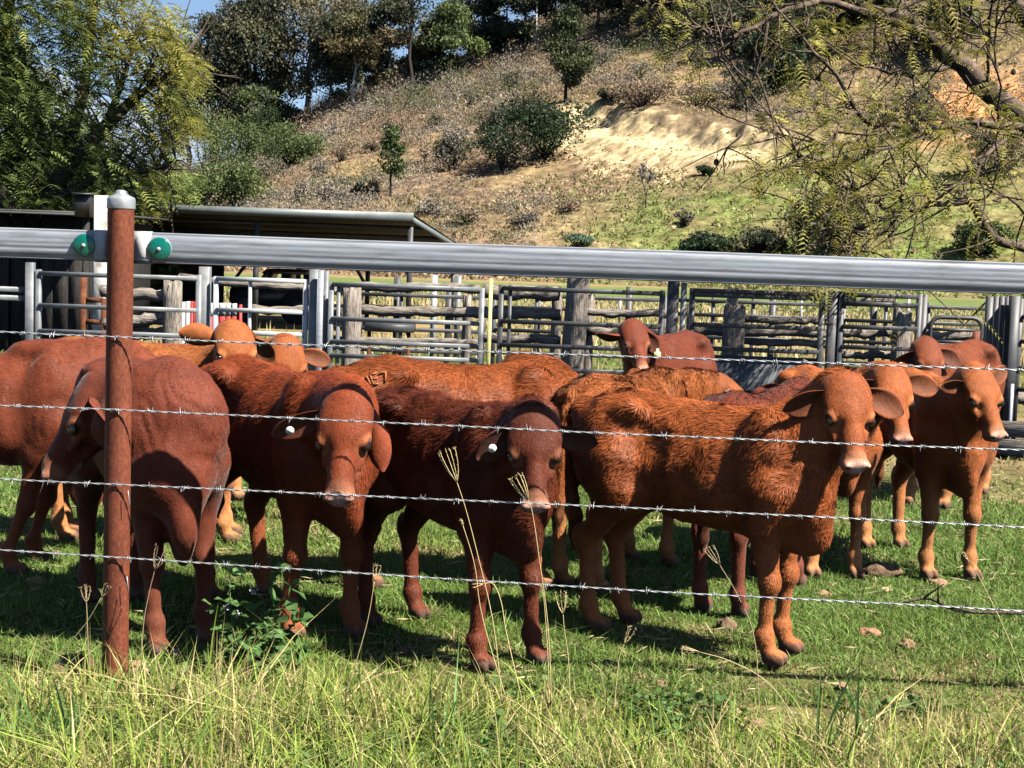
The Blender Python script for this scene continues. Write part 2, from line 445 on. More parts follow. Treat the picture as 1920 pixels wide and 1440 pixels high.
def ground_z(x, y):
    n = vnoise(np.stack([np.ravel(x) / 1.3, np.ravel(y) / 1.3], 1), 21, 2).reshape(np.shape(x))
    return n * .018 * (1 - sstep(20, 40, np.hypot(x, y)))
def ground_colour(x, y):
    P = np.stack([x, y], 1)
    n1, n2 = vnoise(P / 2.2, 31, 3), vnoise(P / .35, 32, 3)
    green, dry, soil = np.array([.045, .072, .016]), np.array([.21, .16, .078]), np.array([.085, .058, .033])
    t = sstep(.05, .5, n1 + .35 * n2)[:, None]
    C = green * (1 - t) + dry * .8 * t
    yard = (sstep(11.0, 13.5, y + .6 * n1) * (1 - sstep(19, 23, y)))[:, None]
    C = C * (1 - yard * .8) + (dry * .6 + soil * .4) * yard * .8
    verge = sstep(6.1, 5.7, y + .2 * n1)[:, None] * .6
    C = C * (1 - verge) + (dry * .5 + soil * .5) * verge
    far = sstep(24, 32, y)[:, None]
    band = sstep(50, 56, y + 5 * n1)[:, None] * (1 - sstep(82, 90, y))[:, None]
    C = C * (1 - far) + (dry * 1.0) * far
    C = C * (1 - band) + np.array([.105, .14, .045]) * band
    return C * (1 + .25 * n2[:, None])
def hill_colour(x, y, z):
    P = np.stack([x, y], 1)
    n1, n2, n3 = vnoise(P / 14, 41, 3), vnoise(P / 3.0, 42, 3), vnoise(P / .9, 43, 2)
    d = np.hypot(x, y); az = np.degrees(np.arctan2(x, y))
    tan_, pink, green, grey, cream, ochre = [np.array(c) for c in ((.20, .145, .078), (.155, .105, .074), (.105, .130, .038), (.115, .092, .080), (.42, .325, .185), (.52, .24, .10))]
    up = (d - FOOT) / (RIDGE - FOOT)
    C = np.tile(tan_, (len(x), 1))
    def lay(w, c):
        nonlocal C
        w = np.clip(w, 0, 1)[:, None]; C = C * (1 - w) + c * w
    lay(sstep(-.3, .4, n1 + .4 * n2 + .5 * (az < -1)) * .7, pink)
    lay((1 - sstep(.12, .30, up + .10 * n1)) * sstep(0, 5, az + 3 * n1) * (.45 + .55 * sstep(-.3, .4, n2)), green)
    lay(sstep(.55, .75, up + .1 * n1) * (.4 + .4 * n2), grey)
    lay(sstep(.2, .5, n2) * .35, green * .8)
    cd, cw = cut_field(x, y)
    e = cd + 2.2 * n2
    lay(cw * sstep(-6.5, -2.5, e + 4 * n1 + 2 * n2) * (1 - sstep(2.8, 4.8, e)) * (.40 + .60 * sstep(-.35, .15, n3 + 1.2 * sstep(-3, -1, cd) * (1 - sstep(1.5, 3, cd)))), cream)
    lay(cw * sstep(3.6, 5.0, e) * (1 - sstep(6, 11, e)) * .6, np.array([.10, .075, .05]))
    oc = np.hypot(az - 16.5, (up - .35) * 26); lay((1 - sstep(1.2, 3.2, oc + 1.5 * n2)) * .9, ochre)
    oc = np.hypot(az - 15.5, (up - .82) * 30); lay((1 - sstep(.6, 2.2, oc + 1.5 * n2)) * .8, ochre)
    return C * (1 + .35 * n3[:, None] + .25 * n2[:, None])

def blades(name, X, Y, Z, H, W, C, mat, lean=.5, seg=2, parent=None, seed=0, tip_dry=0.0):
    """A field of bent tapering blades as one mesh."""
    r = np.random.default_rng(seed); n = len(X)
    a = r.uniform(0, 2 * math.pi, n); b = r.uniform(0, 2 * math.pi, n)
    side = np.stack([np.cos(a), np.sin(a), 0 * a], 1); ln = np.abs(r.normal(0, lean, n)) * H
    dirv = np.stack([np.cos(b), np.sin(b), 0 * b], 1)
    base = np.stack([X, Y, Z], 1)
    rows = []
    for k in range(seg + 1):
        t = k / seg
        c = base + dirv * (ln * t ** 1.7)[:, None]
        c[:, 2] += H * (t - .18 * np.minimum(ln / H, 1.5) * t * t)
        w = W * (1 - t ** 1.6) * .5
        if k < seg: rows += [c - side * w[:, None], c + side * w[:, None]]
        else: rows += [c]
    m = len(rows)
    V = np.stack(rows, 1).reshape(-1, 3)
    o = np.arange(n)[:, None] * m
    Q = [np.array([2 * k, 2 * k + 1, 2 * k + 3, 2 * k + 2]) for k in range(seg - 1)]
    F = []
    if Q: F.append(np.concatenate([o + q for q in Q]))
    F.append(o + np.array([2 * seg - 2, 2 * seg - 1, 2 * seg]))
    return mesh_obj(name, V, F, mat, parent, np.repeat(np.clip(C, .003, .9), m, 0), True)
# ---------------------------------------------------------------- trees and scrub
def leaf_quads(cent, size, rng, flat=0.0, aspect=.55, up=None):
    """Leaf-shaped quads (diamonds) around given centres with random turns."""
    n = len(cent)
    d = rng.normal(0, 1, (n, 3)); d[:, 2] *= (1 - flat)
    if up is not None: d += up
    d /= np.linalg.norm(d, axis=1)[:, None]
    e = np.cross(d, rng.normal(0, 1, (n, 3))); e /= np.linalg.norm(e, axis=1)[:, None]
    s = np.broadcast_to(size, (n,))[:, None]
    V = np.stack([cent - d * s * .5, cent + e * s * aspect * .5, cent + d * s * .5, cent - e * s * aspect * .5], 1).reshape(-1, 3)
    return V, np.arange(4 * n).reshape(-1, 4)
def grow(rng, p, d, L, r, depth, out, tips, spread=.7, up=.25, kids=(2, 3), shrink=.72, wob=.18, rr=.62):
    """Recursive limbs: each a wobbling tapered line."""
    n = 5; pts = [np.array(p, float)]; d = unit(d)
    for k in range(n - 1):
        d = unit(d + rng.normal(0, wob, 3) + np.array([0, 0, up * .25]))
        pts.append(pts[-1] + d * L / (n - 1))
    pts = np.array(pts)
    out.append((pts, np.linspace(r, r * rr, n)))
    if depth <= 1: tips.append((pts[3], d, L)); tips.append((pts[4], d, L))
    if depth == 0: return
    for k in range(rng.integers(kids[0], kids[1] + 1)):
        nd = unit(d + rng.normal(0, spread, 3) + np.array([0, 0, up]))
        grow(rng, pts[-1] if k < 2 else pts[rng.integers(2, 4)], nd, L * shrink * rng.uniform(.75, 1.15), r * rr * rng.uniform(.75, .95), depth - 1, out, tips, spread, up, kids, shrink, wob, rr)
def unit(v):
    v = np.asarray(v, float); return v / (np.linalg.norm(v) + 1e-12)
def limbs_mesh(name, limbs, mat, parent, sides=6):
    mb = MB()
    for pts, rad in limbs: mb.tube(pts, rad, sides, cap=False)
    return mb.build(name, mat, parent, True)

def gum_tree(name, label, base, h, w, seed, cols, trunk=None, bark='bark_pale', bare=.35, dens=1.0, leaf=.56, group=None, cat='tree', lean=0.0, clumps=None):
    """A eucalypt: pale forking trunk, separate leaf clumps with gaps."""
    rng = np.random.default_rng(seed)
    t = empty(name, base, label, cat, group)
    base = np.asarray(base, float)
    limbs = []; L0 = h * bare
    tr = np.array([base + np.array([lean * h * k * k + rng.normal(0, .012 * h) * (k > 0), rng.normal(0, .01 * h) * (k > 0), h * .96 * k]) for k in np.linspace(0, .74, 6)])
    tr[0][2] -= .4
    r0 = (trunk or h * .020)
    limbs.append((tr, np.linspace(r0, r0 * .35, 6)))
    nc = clumps or int(9 + h * .7)
    cents = []
    for k in range(nc):
        zz = bare + (1 - bare) * rng.random() ** .8
        prof = math.sin(math.pi * min(1, .16 + .84 * (zz - bare) / (1 - bare + 1e-6)) ** .8) ** .7
        a = rng.uniform(0, 2 * math.pi); rad = w * .5 * prof * rng.uniform(.25, .95)
        c = base + np.array([math.cos(a) * rad + lean * h * zz * zz, math.sin(a) * rad, h * (zz - .06)])
        cents.append(c)
        q = tr[min(5, int(np.searchsorted(np.linspace(0, .74, 6), max(.12, zz - .22))))]
        mid = (q + c) / 2 + rng.normal(0, .03 * h, 3) + np.array([0, 0, -.02 * h])
        limbs.append((spline([q, mid, c], 5), np.linspace(r0 * .42, r0 * .08, 5)))
    limbs_mesh('trunk', limbs, M[bark], t)
    VV, CC = [], []
    for c in cents:
        s = (w * .125 + h * .028) * rng.uniform(.7, 1.3) * min(1.35, max(1.0, .55 * h / w))
        vs = min(1.5, max(.75, .42 * h / w))
        n = int(dens * 430 * rng.uniform(.7, 1.2))
        u = rng.normal(0, 1, (n, 3)); u /= np.linalg.norm(u, axis=1)[:, None]
        p = c + u * (s * rng.random((n, 1)) ** .45) * np.array([1.15, 1.15, vs]) + rng.normal(0, .20 * s, (n, 3))
        V, _ = leaf_quads(p, leaf * rng.uniform(.6, 1.3, n), rng, up=np.array([0, 0, -.6]), aspect=.5)
        VV.append(V)
        cc = np.array(cols[rng.integers(len(cols))]) * rng.uniform(.75, 1.25) * np.clip(rng.normal(1, .22, (n, 1)), .5, 1.6)
        CC.append(np.repeat(cc, 4, 0))
    V = np.concatenate(VV)
    mesh_obj('crown', V, [np.arange(len(V)).reshape(-1, 4)], M['leaf'], t, np.concatenate(CC))
    return t
def bush(name, label, base, h, w, seed, cols, leaf=.3, n=2600, group=None, cat='bush', bark='bark_dark'):
    """A dense low crown with an uneven outline on short stems."""
    rng = np.random.default_rng(seed)
    t = empty(name, base, label, cat, group)
    base = np.asarray(base, float)
    limbs = []
    VV, CC = [], []
    nb = max(5, int(7 + w))
    for k in range(nb):
        a = rng.uniform(0, 2 * math.pi); rad = w * .36 * rng.random() ** .5
        c = base + np.array([math.cos(a) * rad, math.sin(a) * rad, h * rng.uniform(.30, .78) * (1 - .35 * (rad / (w * .5)) ** 2)])
        s = np.array([w * .24, w * .24, h * .26]) * rng.uniform(.75, 1.25)
        limbs.append((spline([base + np.array([0, 0, -.3]), (base + c) / 2 + rng.normal(0, .05 * w, 3), c], 5), np.linspace(.05 * h ** .5, .02, 5)))
        m = n // nb
        u = rng.normal(0, 1, (m, 3)); u /= np.linalg.norm(u, axis=1)[:, None]
        p = c + u * s * rng.random((m, 1)) ** .4
        p[:, 2] = np.maximum(p[:, 2], base[2] + .05)
        V, _ = leaf_quads(p, leaf * rng.uniform(.6, 1.35, m), rng, aspect=.6)
        VV.append(V)
        cc = np.array(cols[rng.integers(len(cols))]) * rng.uniform(.75, 1.25) * np.clip(rng.normal(1, .22, (m, 1)), .5, 1.6)
        CC.append(np.repeat(cc, 4, 0))
    limbs_mesh('stem', limbs, M[bark], t, 5)
    V = np.concatenate(VV)
    mesh_obj('foliage', V, [np.arange(len(V)).reshape(-1, 4)], M['leaf'], t, np.concatenate(CC))
    return t
def bare_tree(name, label, base, h, w, seed, col=None, depth=4, group=None, r0=None, bark='bark_dark', leaves=0, lcols=None, leaf=.3):
    rng = np.random.default_rng(seed)
    t = empty(name, base, label, 'tree', group)
    limbs, tips = [], []
    grow(rng, np.asarray(base) + [0, 0, -.2], np.array([rng.normal(0, .12), rng.normal(0, .1), 1]), h * .34, r0 or h * .018, depth, limbs, tips, .55, .22, (2, 3), .74, .14, .66)
    limbs_mesh('trunk', limbs, M[bark], t, 5)
    if leaves:
        P = np.array([p for p, d, L in tips])
        pick = rng.integers(len(P), size=leaves)
        p = P[pick] + rng.normal(0, .055 * h, (leaves, 3))
        V, F = leaf_quads(p, leaf * rng.uniform(.6, 1.3, leaves), rng, up=np.array([0, 0, -.5]))
        cc = np.array(lcols)[rng.integers(len(lcols), size=leaves)] * np.clip(rng.normal(1, .25, (leaves, 1)), .5, 1.6)
        mesh_obj('crown', V, [F], M['leaf'], t, np.repeat(cc, 4, 0))
    return t

def fronds(P, D, L, rng, pairs=9, width=.30, droop=.35, leafw=.34):
    """Feather leaves: a bent midrib with slender leaflets both sides. P bases, D directions, L lengths."""
    n = len(P); D = D / np.linalg.norm(D, axis=1)[:, None]
    up = np.tile(np.array([0, 0, 1.0]), (n, 1)) + rng.normal(0, .35, (n, 3))
    S = np.cross(D, up); S /= np.linalg.norm(S, axis=1)[:, None]
    Vs = []
    for k in range(pairs):
        t = (k + .6) / pairs
        c = P + D * (L * t)[:, None]; c[:, 2] -= L * droop * t * t
        wl = L * width * math.sin(math.pi * (.12 + .84 * t)) ** .7
        for sg in (1, -1):
            tipv = c + S * (sg * wl)[:, None] + D * (wl * .45)[:, None]; tipv[:, 2] -= wl * .22
            b = D * (L / pairs * leafw)[:, None]
            Vs.append(np.stack([c - b, c + b, tipv], 1))
    V = np.stack(Vs, 1).reshape(-1, 3)
    return V, np.arange(len(V)).reshape(-1, 3), pairs * 2 * 3

GUM = [(0.1046, 0.1114, 0.0607), (0.081, 0.0911, 0.0524), (0.135, 0.1283, 0.0742), (0.1552, 0.1249, 0.0709)]
GUMD = [(0.0506, 0.0625, 0.0355), (0.0641, 0.0725, 0.0405), (0.081, 0.0794, 0.0473)]
YEL = [(.115, .125, .04), (.135, .13, .045), (.085, .10, .035)]
GRN = [(0.072, 0.102, 0.0336), (0.096, 0.126, 0.0384), (0.06, 0.084, 0.0312)]
DKG = [(0.0275, 0.05, 0.0225), (0.0375, 0.065, 0.0275), (0.025, 0.0425, 0.02)]
LTG = [(0.114, 0.15, 0.0504), (0.144, 0.174, 0.06), (0.096, 0.132, 0.048)]
BRN = [(0.2295, 0.162, 0.108), (0.189, 0.1418, 0.1013), (0.27, 0.2025, 0.135)]
GRY = [(0.2025, 0.1755, 0.1418), (0.162, 0.1485, 0.1148), (0.2565, 0.2228, 0.1823)]

def hill_tree(kind, name, label, bx, by, top, wpx, seed, cols, **kw):
    """A tree whose foot is where the sight line of (bx, by) meets the hill."""
    p = hill_hit(bx, by); d = math.hypot(p[0], p[1])
    p = np.array([p[0], p[1], float(hill_z(np.array([p[0]]), np.array([p[1]]))[0])])
    h = max(1.0, (at(bx, top, p[1])[2] - p[2]) * (1.04 if kind is gum_tree else 1.0)); w = wpx * d / LENS_PX
    return kind(name, label, p, h, w, seed, cols, **kw)

def build_hill_plants():
    g = 'gum trees at the left of the hill'
    T = hill_tree
    T(gum_tree, 'gum_tree', 'tall grey gum with a pale forked trunk, biggest of the wood at the hill foot', 575, 222, -70, 250, 101, GUM, trunk=.55, bare=.40, dens=1.35, clumps=30, group=g)
    T(gum_tree, 'gum_tree', 'tall dark gum whose crown meets the sky just left of the forked gum', 478, 235, -30, 190, 102, GUMD + GUM[:1], bare=.25, dens=1.5, clumps=26, group=g)
    T(gum_tree, 'gum_tree', 'lower grey gum between the feathery yellow green tree and the dark gum', 398, 262, 30, 150, 103, GUM, bare=.25, dens=1.3, clumps=22, group=g)
    T(gum_tree, 'gum_tree', 'ochre tinged thin gum right of the forked gum', 662, 200, 30, 120, 104, [(.13, .105, .045), (.11, .10, .045), (.09, .09, .04)], bare=.38, dens=.85, clumps=15, group=g)
    T(gum_tree, 'gum_tree', 'open dark limbed gum with sky showing through its upper limbs', 766, 176, -50, 150, 105, GUMD, bark='bark_dark', trunk=.34, bare=.55, dens=.55, clumps=12, group=g)
    T(gum_tree, 'gum_tree', 'bright green round gum leaning over the top of the slope', 842, 150, 15, 135, 106, GRN + LTG[:1], bark='bark_dark', bare=.25, dens=1.4, clumps=17, group=g)
    for bx, by, tp, w, c, lab in ((520, 232, 60, 120, GUM + GUMD, 'grey gum filling the gap between the dark gum and the forked gum'), (620, 205, 30, 110, GUMD, 'dark gum close behind the right side of the forked gum'),
                                  (430, 280, 110, 130, GUM, 'grey gum low behind the tips of the feathery tree'), (350, 300, 60, 130, GUM + GRN, 'grey green gum just behind the feathery tree edge'),
                                  (700, 170, 70, 90, GUM, 'short gum between the ochre gum and the dark limbed gum'), (655, 185, -10, 110, GUM, 'tall pale grey gum right behind the ochre gum'), (730, 165, -20, 100, GUM + GUMD, 'tall thin grey gum just left of the dark limbed gum'),
                                  (800, 150, 40, 90, GUMD + GRN, 'dark gum behind the left of the bright green gum'), (480, 290, 170, 120, GUMD + GRN, 'dark understorey tree left of the forked gum')):
        T(gum_tree, 'gum_tree', lab, bx, by, tp, w, 500 + bx, c, bare=.14, dens=1.2, clumps=22, group=g)
    g2 = 'dark trees along the ridge'
    for bx, by, tp, w, lab in ((945, 100, -40, 110, 'dark ridge tree between the pale dead pole and the round green gum'), (1040, 70, -90, 130, 'dark ridge tree left behind the tall lone tree'),
                               (1180, 60, -90, 130, 'dark ridge tree between the top edge shrubs right of the lone tree'), (1290, 75, -60, 140, 'grey ridge tree with a wide crown near the bare branch tips'),
                               (1420, 100, -50, 150, 'dark ridge tree behind the long bare branch'), (880, 88, -70, 120, 'dark ridge tree just right of the bright green gum'), (1090, 40, -100, 120, 'dark ridge tree behind the top of the tall lone tree'), (1530, 100, -60, 150, 'grey ridge tree behind the middle of the long bare branch'),
                               (1640, 100, -60, 150, 'grey ridge tree behind the upper big limb'), (1780, 110, -60, 160, 'grey ridge tree behind the right upper corner limbs')):
        T(gum_tree, 'ridge_tree', lab, bx, by, tp, w, 700 + bx, GUMD + GUM[:2], bark='bark_dark', bare=.1, dens=1.2, clumps=18, group=g2)
    T(gum_tree, 'ridge_tree', 'dark ridge tree with its dense crown above the green round gum', 905, 112, -50, 120, 107, GUMD, bark='bark_dark', bare=.15, dens=1.5, clumps=17, group=g2)
    T(gum_tree, 'ridge_tree', 'dark ridge tree with a pale dead pole beside it', 985, 92, -60, 110, 108, GUMD, bark='bark_dark', bare=.15, dens=1.5, clumps=17, group=g2)
    T(gum_tree, 'ridge_tree', 'dark ridge tree right of the tall lone tree, at the top edge', 1120, 62, -90, 150, 109, GUMD + GUM[2:3], bark='bark_dark', bare=.1, dens=1.4, clumps=18, group=g2)
    T(gum_tree, 'ridge_tree', 'grey brown ridge tree near the top middle edge', 1235, 66, -70, 130, 110, GUM + GRY[:1], bark='bark_dark', bare=.12, dens=1.2, clumps=16, group=g2)
    T(gum_tree, 'ridge_tree', 'olive ridge tree behind the bare upper branches', 1350, 85, -60, 150, 111, GUM, bark='bark_dark', bare=.12, dens=1.1, clumps=16, group=g2)
    T(gum_tree, 'ridge_tree', 'dark thick tree behind the tips of the bare branches', 1455, 165, 40, 150, 112, DKG + GUMD, bark='bark_dark', bare=.05, dens=1.3, clumps=16, group=g2)
    T(gum_tree, 'slope_tree', 'tall narrow green tree standing alone above the pale track', 1060, 190, 14, 92, 113, [(.070, .082, .036), (.055, .07, .03)], bark='bark_dark', bare=.22, dens=1.5, clumps=20, leaf=.36)
    T(bush, 'green_bush', 'dark green round tree beside the pale track', 1022, 302, 168, 175, 114, DKG + [(.04, .062, .026)], n=9000)
    T(bush, 'green_bush', 'dark shadowy thicket at the left foot of the dark round tree', 945, 322, 226, 120, 115, DKG + BRN[1:2], n=4200)
    T(gum_tree, 'slope_tree', 'slim small tree with a green head on the brown slope above the shed', 731, 372, 248, 50, 116, GRN, bark='bark_dark', bare=.36, dens=.4, clumps=11, leaf=.34)
    T(bare_tree, 'bare_tree', 'leafless forked tree on the brown slope', 765, 272, 150, 130, 117, None, bark='bark', leaves=260, lcols=GUM, depth=4)
    T(bare_tree, 'bare_tree', 'slender grey nearly leafless tree on the green slope', 1211, 388, 292, 36, 118, None, bark='bark', leaves=240, lcols=GRY, depth=3)
    gb = 'round bushes at the left foot of the hill'
    for bx, by, tp, w, c, lab in ((545, 305, 230, 96, GRN + LTG[:1], 'rounded olive bush below the forked gum trunk'),
                                  (470, 312, 222, 100, GRN, 'broad mid green bush left of the rounded olive bush'),
                                  (392, 330, 198, 86, LTG, 'pale green bush beside the tips of the feathery tree'),
                                  (446, 384, 300, 110, GRN + LTG[1:2], 'grey green bush behind the middle of the shed roof edge'),
                                  (365, 402, 315, 96, LTG + GRY[:1], 'dusty green bush just above the left end of the shed roof'),
                                  (300, 410, 318, 100, GRN, 'green bush above the roof next to the rusty post top'),
                                  (515, 262, 200, 70, DKG, 'dark bush tucked among the gum trunks')):
        T(bush, 'green_bush', lab, bx, by + 8, tp - 12, w * 1.35, 130 + bx, c, n=5200, group=gb)
    gs = 'small shrubs on the slope'
    for bx, by, tp, w, c, lab in ((735, 256, 222, 36, DKG, 'small black green shrub above the leafless tree'),
                                  (698, 284, 258, 44, BRN + DKG[:1], 'low dark shrub left of the leafless forked tree'),
                                  (672, 372, 342, 34, DKG + GRN[:1], 'small dark shrub on the brown slope by the slim tree'),
                                  (700, 368, 330, 30, BRN, 'brown shrub close to the slim small tree'),
                                  (850, 320, 232, 84, GRY + GRN[:1], 'grey twiggy shrub on the slope left of the dark thicket'),
                                  (925, 262, 190, 70, GUM + GRY[:1], 'thin grey green sapling clump left of the dark round tree'),
                                  (1250, 112, 88, 38, LTG, 'small bright green shrub below the ridge'),
                                  (1205, 198, 140, 130, BRN, 'wide brown thicket above the bank of the track'),
                                  (1310, 205, 140, 130, BRN + GRY[:1], 'grey brown thicket above the right end of the bank'),
                                  (1150, 190, 160, 70, BRN + DKG[:1], 'dark brown shrub at the top of the bank'),
                                  (1395, 210, 120, 110, GUMD + BRN[:1], 'olive thicket behind the hanging twigs'),
                                  (1085, 462, 440, 56, [(.10, .16, .10)], 'blue green weed clump above the middle of the long rail'),
                                  (1500, 480, 330, 120, GUM + LTG[:1], 'olive tree at the foot of the slope under the bare branches'),
                                  (1590, 478, 350, 90, GUM, 'thin olive tree right of the olive tree at the slope foot'),
                                  (1840, 480, 400, 110, GRN, 'green bush at the far right foot of the slope'),
                                  (1700, 250, 150, 170, GUM, 'grey green tree behind the big leaning limb'),
                                  (1860, 330, 210, 130, GUM + BRN[:1], 'grey brown tree right of the orange earth bank')):
        T(bush, 'shrub', lab, bx, by, tp, w, 160 + bx, c, n=3000 if w > 60 else 900, group=gs, leaf=.26 if w > 60 else .2)
    for bx, by, tp, w, c, lab in ((600, 330, 290, 56, GRY, 'grey shrub on the slope right of the rounded olive bush'), (640, 300, 262, 50, BRN, 'brown shrub on the slope below the ochre gum'),
                                  (620, 385, 345, 60, GRY + GUM[:1], 'grey green shrub above the middle of the shed roof'), (570, 372, 335, 54, BRN + GRY, 'brown grey shrub above the shed roof left of its middle'),
                                  (800, 300, 262, 44, BRN, 'brown shrub between the leafless tree and the grey twiggy shrub'), (880, 420, 385, 80, BRN + GRY, 'wide brown shrub beyond the right end of the shed roof'),
                                  (980, 425, 395, 70, GRY + BRN, 'grey brown shrub above the rail, left of the slender grey tree'), (1060, 400, 372, 60, BRN, 'low brown shrub below the pale track'),
                                  (800, 405, 372, 60, GRY, 'grey shrub just above the sloping end of the shed roof'), (880, 200, 160, 60, GUM + GRY[:1], 'grey green shrub on the upper slope below the ridge trees'),
                                  (960, 170, 130, 60, GUMD, 'dark shrub on the upper slope left of the tall lone tree'), (820, 240, 205, 50, GUM, 'olive shrub right of the leafless forked tree top'),
                                  (690, 225, 192, 60, GRY, 'grey shrub below the short gum'), (1130, 120, 78, 70, GRY + BRN, 'grey thicket right of the tall lone tree'), (1200, 150, 108, 70, GRY, 'pale grey thicket above the wide brown thicket'),
                                  (1320, 330, 308, 36, DKG, 'small dark shrub on the green slope below the track end'), (1280, 420, 396, 40, LTG + GRY[:1], 'green shrub low on the green slope')):
        T(bush, 'shrub', lab, bx, by, tp, w, 900 + bx, c, n=800, group=gs, leaf=.22)
    for bx, by, tp, w, c, lab in ((1330, 476, 436, 110, DKG, 'dark shrub at the foot of the slope, just above the rail'), (1420, 478, 425, 120, DKG + GUMD, 'dark shrub at the slope foot, left of the olive tree')):
        T(bush, 'shrub', lab, bx, by, tp, w, 1200 + bx, c, n=2600, group=gs, leaf=.26)  # dark shrubs added in place of a shadow patch at the slope foot
    p = hill_hit(1003, 95); mb = MB(); q = np.array(p)
    mb.tube([q, q + [.1, 0, 3], q + [.05, 0, 7.5]], [.16, .13, .07], 6)
    tag(mb.build('dead_tree', M['bark_pale'], None, True), 'pale dead tree trunk standing among the dark ridge trees', 'tree')

    # scrub and tussocks nobody could count
    rng = np.random.default_rng(77)
    def pts(n, azr, dr):
        a = np.radians(rng.uniform(*azr, n)); d = np.sqrt(rng.uniform(dr[0] ** 2, dr[1] ** 2, n))
        x, y = np.sin(a) * d, np.cos(a) * d
        return x, y, a, d
    x, y, a, d = pts(9000, (-19, 20), (FOOT + 2, 262))
    up = (d - FOOT) / (RIDGE - FOOT); n1 = vnoise(np.stack([x, y], 1) / 16, 51, 3)
    cd, cw = cut_field(x, y)
    azd = np.degrees(a)
    pr = .10 + 1.1 * sstep(-.05, .25, n1) + .5 * sstep(.5, .75, up) + .25 * (azd < -2) + .35 * ((azd < 1.5) & (up < .16))
    keep = (rng.random(len(x)) < pr) & ~((cw > .3) & (cd > -14) & (cd < 6.5)) & ~((azd > 1) & (up < .28) & (rng.random(len(x)) < .9))
    x, y, d, up, azd, n1 = x[keep], y[keep], d[keep], up[keep], azd[keep], n1[keep]
    z = hill_z(x, y)
    VV, CC = [], []
    for i in range(len(x)):
        s = rng.uniform(.5, 1.6) * (1 + .5 * (up[i] > .55)) * (1.6 if rng.random() < .16 else 1); m = int(60 + 46 * s)
        u = rng.normal(0, 1, (m, 3)); u[:, 2] = np.abs(u[:, 2]); u /= np.linalg.norm(u, axis=1)[:, None]
        p = np.array([x[i], y[i], z[i] - .1]) + u * np.array([s, s, s * rng.uniform(.7, 1.2)]) * rng.random((m, 1)) ** .5
        V, _ = leaf_quads(p, (.16 + .075 * s) * rng.uniform(.6, 1.4, m), rng, up=np.array([0, 0, .8]), aspect=.22)
        q_ = vnoise(np.array([[x[i] / 11, y[i] / 11]]), 88, 2)[0]; pal = BRN if q_ < -.12 else GRY if q_ < .2 else (GUM, GRN, GRY)[rng.integers(3)]
        cc = np.array(pal[rng.integers(len(pal))]) * rng.uniform(.7, 1.25) * np.clip(rng.normal(1, .25, (m, 1)), .4, 1.7)
        VV.append(V); CC.append(np.repeat(cc, 4, 0))
    V = np.concatenate(VV)
    o = mesh_obj('hillside_scrub', V, [np.arange(len(V)).reshape(-1, 4)], M['dry_twig'], None, np.concatenate(CC))
    tag(o, 'dry brown and grey scrub covering the hillside', 'scrub', kind='stuff')
    x, y, a, d = pts(82000, (-19, 20), (FOOT, 245))
    up = (d - FOOT) / (RIDGE - FOOT); n1 = vnoise(np.stack([x, y], 1) / 14, 41, 3); n2 = vnoise(np.stack([x, y], 1) / 3, 42, 3)
    cd, cw = cut_field(x, y)
    keep = ~((cw > .3) & (cd > -4) & (cd < 5.5) & (rng.random(len(x)) < .93)) & (rng.random(len(x)) < .12 + .88 * sstep(-.25, .25, n2 + .5 * n1))
    x, y, up, n1, a = x[keep], y[keep], up[keep], n1[keep], a[keep]
    z = hill_z(x, y); n = len(x); q = 4
    gr = (1 - sstep(.18, .36, up + .1 * n1)) * sstep(-1, 4, np.degrees(a) + 3 * n1)
    isg = rng.random(n) < gr * .55 + .10
    pal = np.array([[.36, .265, .14], [.29, .205, .115], [.25, .17, .11], [.40, .31, .175]])[rng.integers(4, size=n)]
    C = np.where(isg[:, None], np.array([.17, .21, .055]), pal) * rng.uniform(.65, 1.25, (n, 1))
    s_ = rng.uniform(.14, .42, n)
    c = np.repeat(np.stack([x, y, z + s_ * .25], 1), q, 0) + rng.normal(0, 1, (n * q, 3)) * np.repeat(s_, q)[:, None] * [.75, .75, .30]
    V, F = leaf_quads(c, np.repeat(s_, q) * rng.uniform(.7, 1.5, n * q), rng, aspect=.35, up=np.array([0, 0, .9]))
    o = mesh_obj('hillside_grass', V, [F], M['grass'], None, np.repeat(np.repeat(C, q, 0) * rng.uniform(.75, 1.25, (n * q, 1)), 4, 0))
    tag(o, 'straw and green grass tussocks on the hillside', 'grass', kind='stuff')

